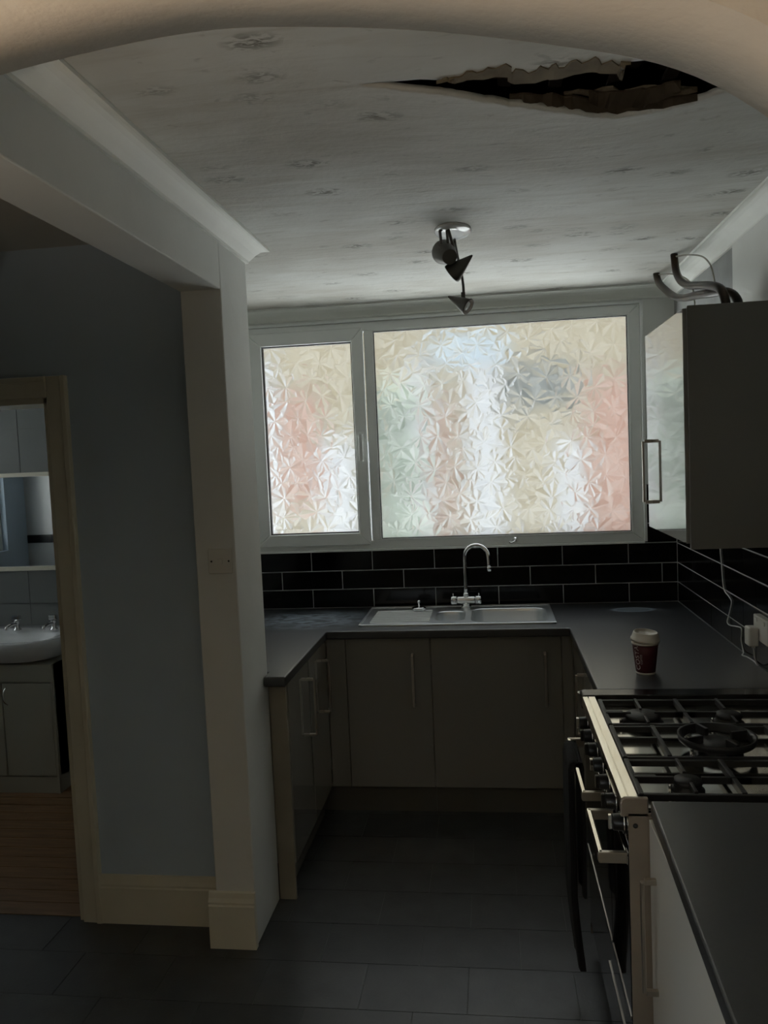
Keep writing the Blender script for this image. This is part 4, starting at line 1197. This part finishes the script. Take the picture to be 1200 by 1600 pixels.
# ---- bathroom things
vn = thing('vanity_unit', 'cream two door vanity cabinet under the bathroom basin', 'cabinet', (-2.62, 4.08, 0))
VX0, VX1, VY = -2.905, -2.308, 3.885
B().box(VX0, VX1, VY + 0.018, BB - 0.012, 0.09, 0.695).build('carcass', 'vanity', vn)
B().box(VX0, VX1 - 0.012, VY + 0.003, VY + 0.018, 0.602, 0.695).build('top_rail', 'vanity', vn, bevel=0.002)
for (xa, xb, hx, s_) in ((VX0, -2.600, -2.63, 1), (-2.596, VX1 - 0.012, -2.572, -1)):
    d = B().box(xa + 0.001, xb - 0.001, VY, VY + 0.017, 0.098, 0.596).build('door', 'vanity', vn, bevel=0.002)
    B().tube([(hx, VY - 0.002, 0.575), (hx + 0.004 * s_, VY - 0.022, 0.55), (hx + 0.004 * s_, VY - 0.026, 0.525), (hx, VY - 0.020, 0.50), (hx - 0.006 * s_, VY - 0.002, 0.482)], 0.0045, 8, 4).build('bow_handle', 'chrome', d)
B().box(VX0, VX1, VY + 0.004, VY + 0.020, 0.0, 0.090).build('plinth', 'vanity', vn)
B().box(VX1 - 0.012, VX1, VY, BB - 0.012, 0.0, 0.695).build('side_panel', 'vanity', vn)
bs = thing('basin', 'white ceramic basin set on the bathroom vanity', 'basin', (-2.62, 4.06, 0.70))
ob = []
def bas(sx, sy, oy=0.0):
    out = []
    for k in range(40):
        a = 2 * math.pi * k / 40
        cxx, syy = math.cos(a), math.sin(a)
        ex = 0.55
        px = math.copysign(abs(cxx) ** ex, cxx) * 0.345 * sx
        py = math.copysign(abs(syy) ** ex, syy) * 0.215 * sy
        if syy < 0: py -= 0.05 * (1 - (px / 0.345) ** 2) * sy   # bowed front
        out.append((-2.62 + px, 4.07 + py + oy))
    return out
lv = [(0.62, 0.62, 0.698), (0.85, 0.85, 0.715), (0.97, 0.97, 0.775), (1.0, 1.0, 0.795), (1.0, 1.0, 0.815), (0.985, 0.985, 0.822)]
rr = [[(x, y, z) for x, y in bas(a, c_)] for a, c_, z in lv]
lv2 = [(0.80, 0.70, 0.818), (0.74, 0.64, 0.795), (0.60, 0.50, 0.735), (0.20, 0.15, 0.715)]
rr += [[(x, y, z) for x, y in bas(a, c_, -0.03)] for a, c_, z in lv2]
B().rings(rr, True, True, True, True).build('basin_bowl', 'ceramic', bs)
B().box(-2.545, -2.515, 3.930, 3.94, 0.775, 0.785).build('overflow', 'gasket', bs)
for lab, xx in (('chrome pillar tap on the left of the bathroom basin', -2.665), ('chrome pillar tap on the right of the bathroom basin', -2.445)):
    t = thing('pillar_tap', lab, 'tap', (xx, 4.17, 0.82))
    B().lathe([(0.024, 0), (0.022, 0.006), (0.014, 0.012), (0.014, 0.05), (0.018, 0.055)], (xx, 4.17, 0.8205), n=18).build('tap_body', 'chrome', t)
    B().tube([(xx, 4.17, 0.855), (xx - 0.004, 4.13, 0.862), (xx - 0.010, 4.09, 0.852), (xx - 0.012, 4.085, 0.838)], 0.010, 10, 4).build('spout', 'chrome', t)
    B().box(xx - 0.022, xx + 0.022, 4.155, 4.185, 0.877, 0.905).build('tap_head', 'chrome', t, bevel=0.006)
mr = thing('mirror', 'rectangular framed mirror on the bathroom wall above the basin', 'mirror', (-2.80, BB - 0.02, 1.145))
frame4('mirror_frame', -3.20, -2.438, 1.142, 1.702, 0.024, BB - 0.032, BB - 0.0085, 'gloss_trim', mr, 0.002)
B().box(-3.178, -2.460, BB - 0.018, BB - 0.009, 1.164, 1.680).build('mirror_glass', 'mirror', mr)

# ---- unseen uplighter added in the rear room (behind the camera) to light the arch
fl_ = thing('added_floor_lamp', 'added brass uplighter floor lamp, unseen behind the archway, lighting the arch', 'lamp', (-0.95, -0.60, 0))
B().lathe([(0.14, 0), (0.14, 0.015), (0.05, 0.03), (0.015, 0.04)], (-0.95, -0.60, 0), n=28).build('base', 'lamp_metal', fl_)
B().lathe([(0.012, 0), (0.012, 0.98)], (-0.95, -0.60, 0.04), n=14).build('pole', 'lamp_metal', fl_)
o = B().lathe([(0.03, 0.0), (0.10, 0.03), (0.15, 0.09), (0.17, 0.16)], (-0.95, -0.60, 1.02), n=32, cap1=False).build('bowl_shade', 'lamp_metal', fl_)
md = o.modifiers.new('solid', 'SOLIDIFY'); md.thickness = 0.003
lp = bpy.data.lights.new('added_uplighter_bulb', 'POINT')
lp.energy = 88.0; lp.color = (1.0, 0.84, 0.66); lp.shadow_soft_size = 0.05
lo = bpy.data.objects.new('added_uplighter_bulb', lp); COL.objects.link(lo)
lo.parent = fl_; lo.location = (0, 0, 1.085)

# ---- bathroom window in the outer side wall
bwn = sempty('window_2', (-3.52, 3.6, 1.15), 'small frosted bathroom window in the outer wall')
B().box(-3.53, -3.526, 3.2, 4.0, 1.15, 2.1).build('pane', 'frost2', bwn)
for (ya, yb, za, zb_) in ((3.2, 3.26, 1.15, 2.1), (3.94, 4.0, 1.15, 2.1), (3.26, 3.94, 1.15, 1.21), (3.26, 3.94, 2.04, 2.1)):
    B().box(-3.55, -3.49, ya, yb, za, zb_).build('frame_bar', 'upvc', bwn)
# ================================================================== OUTSIDE
gr = struct(B().box(-16, 16, BW + 0.26, 40, -0.40, -0.20).build('floor_yard', 'pave'))
struct(B().box(-5.9, 5.9, BW + 0.26, 6.9, -0.21, -0.19).build('floor_dark_strip', 'dark_strip'))  # unseen dark strip, added to dim the ceiling next to the window
struct(B().box(-16, -3.7, -10, BW + 0.26, -0.40, -0.20).build('floor_side_yard', 'pave'))
HY = 14.0
KF = 1 + (HY - BW) / (BW * 1.25)
hs = thing('neighbour_house', 'house across the yard, blurred by the frosted window glass', 'house', (0.5, HY, -0.20))
def hbox(name, m, xa, xb, za, zb_, d=0.1):
    """panel on the house front given by where it is seen in the kitchen window"""
    B().box(xa * KF, xb * KF, HY - d, HY, max(-0.2, 1.7 + (za - 1.7) * KF), 1.7 + (zb_ - 1.7) * KF).build(name, m, hs)
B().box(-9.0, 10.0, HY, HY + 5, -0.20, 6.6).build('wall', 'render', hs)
hbox('brick_panel', 'brick', 0.50, 1.6, 1.0, 2.06)
hbox('brick_panel', 'brick', -1.10, -0.90, 1.45, 2.06)
hbox('brick_panel', 'brick', -0.27, -0.20, 1.2, 2.0)
hbox('house_window', 'darkglass', 0.10, 0.44, 1.93, 2.14, 0.04)
hbox('white_door', 'paintwhite', -0.40, -0.31, 1.0, 2.2, 0.12)
hbox('white_door', 'paintwhite', -0.10, 0.06, 1.0, 2.15, 0.12)
hbox('white_door', 'paintwhite', 0.34, 0.46, 1.0, 1.75, 0.12)
hbox('white_door', 'paintwhite', -1.6, -1.14, 1.0, 2.25, 0.12)
hbox('white_door', 'paintwhite', -0.88, -0.70, 1.0, 1.80, 0.12)
hbox('blue_panel', 'bluepanel', -0.28, 0.10, 2.18, 2.30, 0.06)  # plain pale blue panel high on the house front
B().box(-9.2, 10.2, HY - 0.7, HY + 5.2, 6.6, 6.8).build('roof', 'pave', hs)
hd = thing('hedge', 'green hedge outside, left of centre behind the frosted glass', 'hedge', (-1.2, 12.5, -0.20))
KH = 1 + (12.5 - BW) / (BW * 1.25)
b = B()
for k in range(40):
    cx_, cz_ = random.uniform(-0.56, -0.42) * KH, random.uniform(0.0, 2.35)
    r_ = random.uniform(0.16, 0.30)
    cy_ = 12.5 + random.uniform(-.15, .15)
    b.lathe([(0.02, -r_), (r_ * .7, -r_ * .7), (r_, 0), (r_ * .7, r_ * .7), (0.02, r_)], (cx_, cy_, cz_ + 0.10), n=10)
b.build('foliage', 'leaf', hd)
for lab, xa, xb in (('unseen white wall added on the left of the yard to bounce light', -6.2, -6.0), ('unseen white wall added on the right of the yard to bounce light', 6.0, 6.2)):
    gw = B().box(xa, xb, BW + 0.3, HY - 0.3, -0.2, 2.6).build('bounce_wall', 'bouncewhite', bevel=0.01)  # out of view, added to reflect daylight onto the kitchen walls
    tag(gw, lab, 'wall')
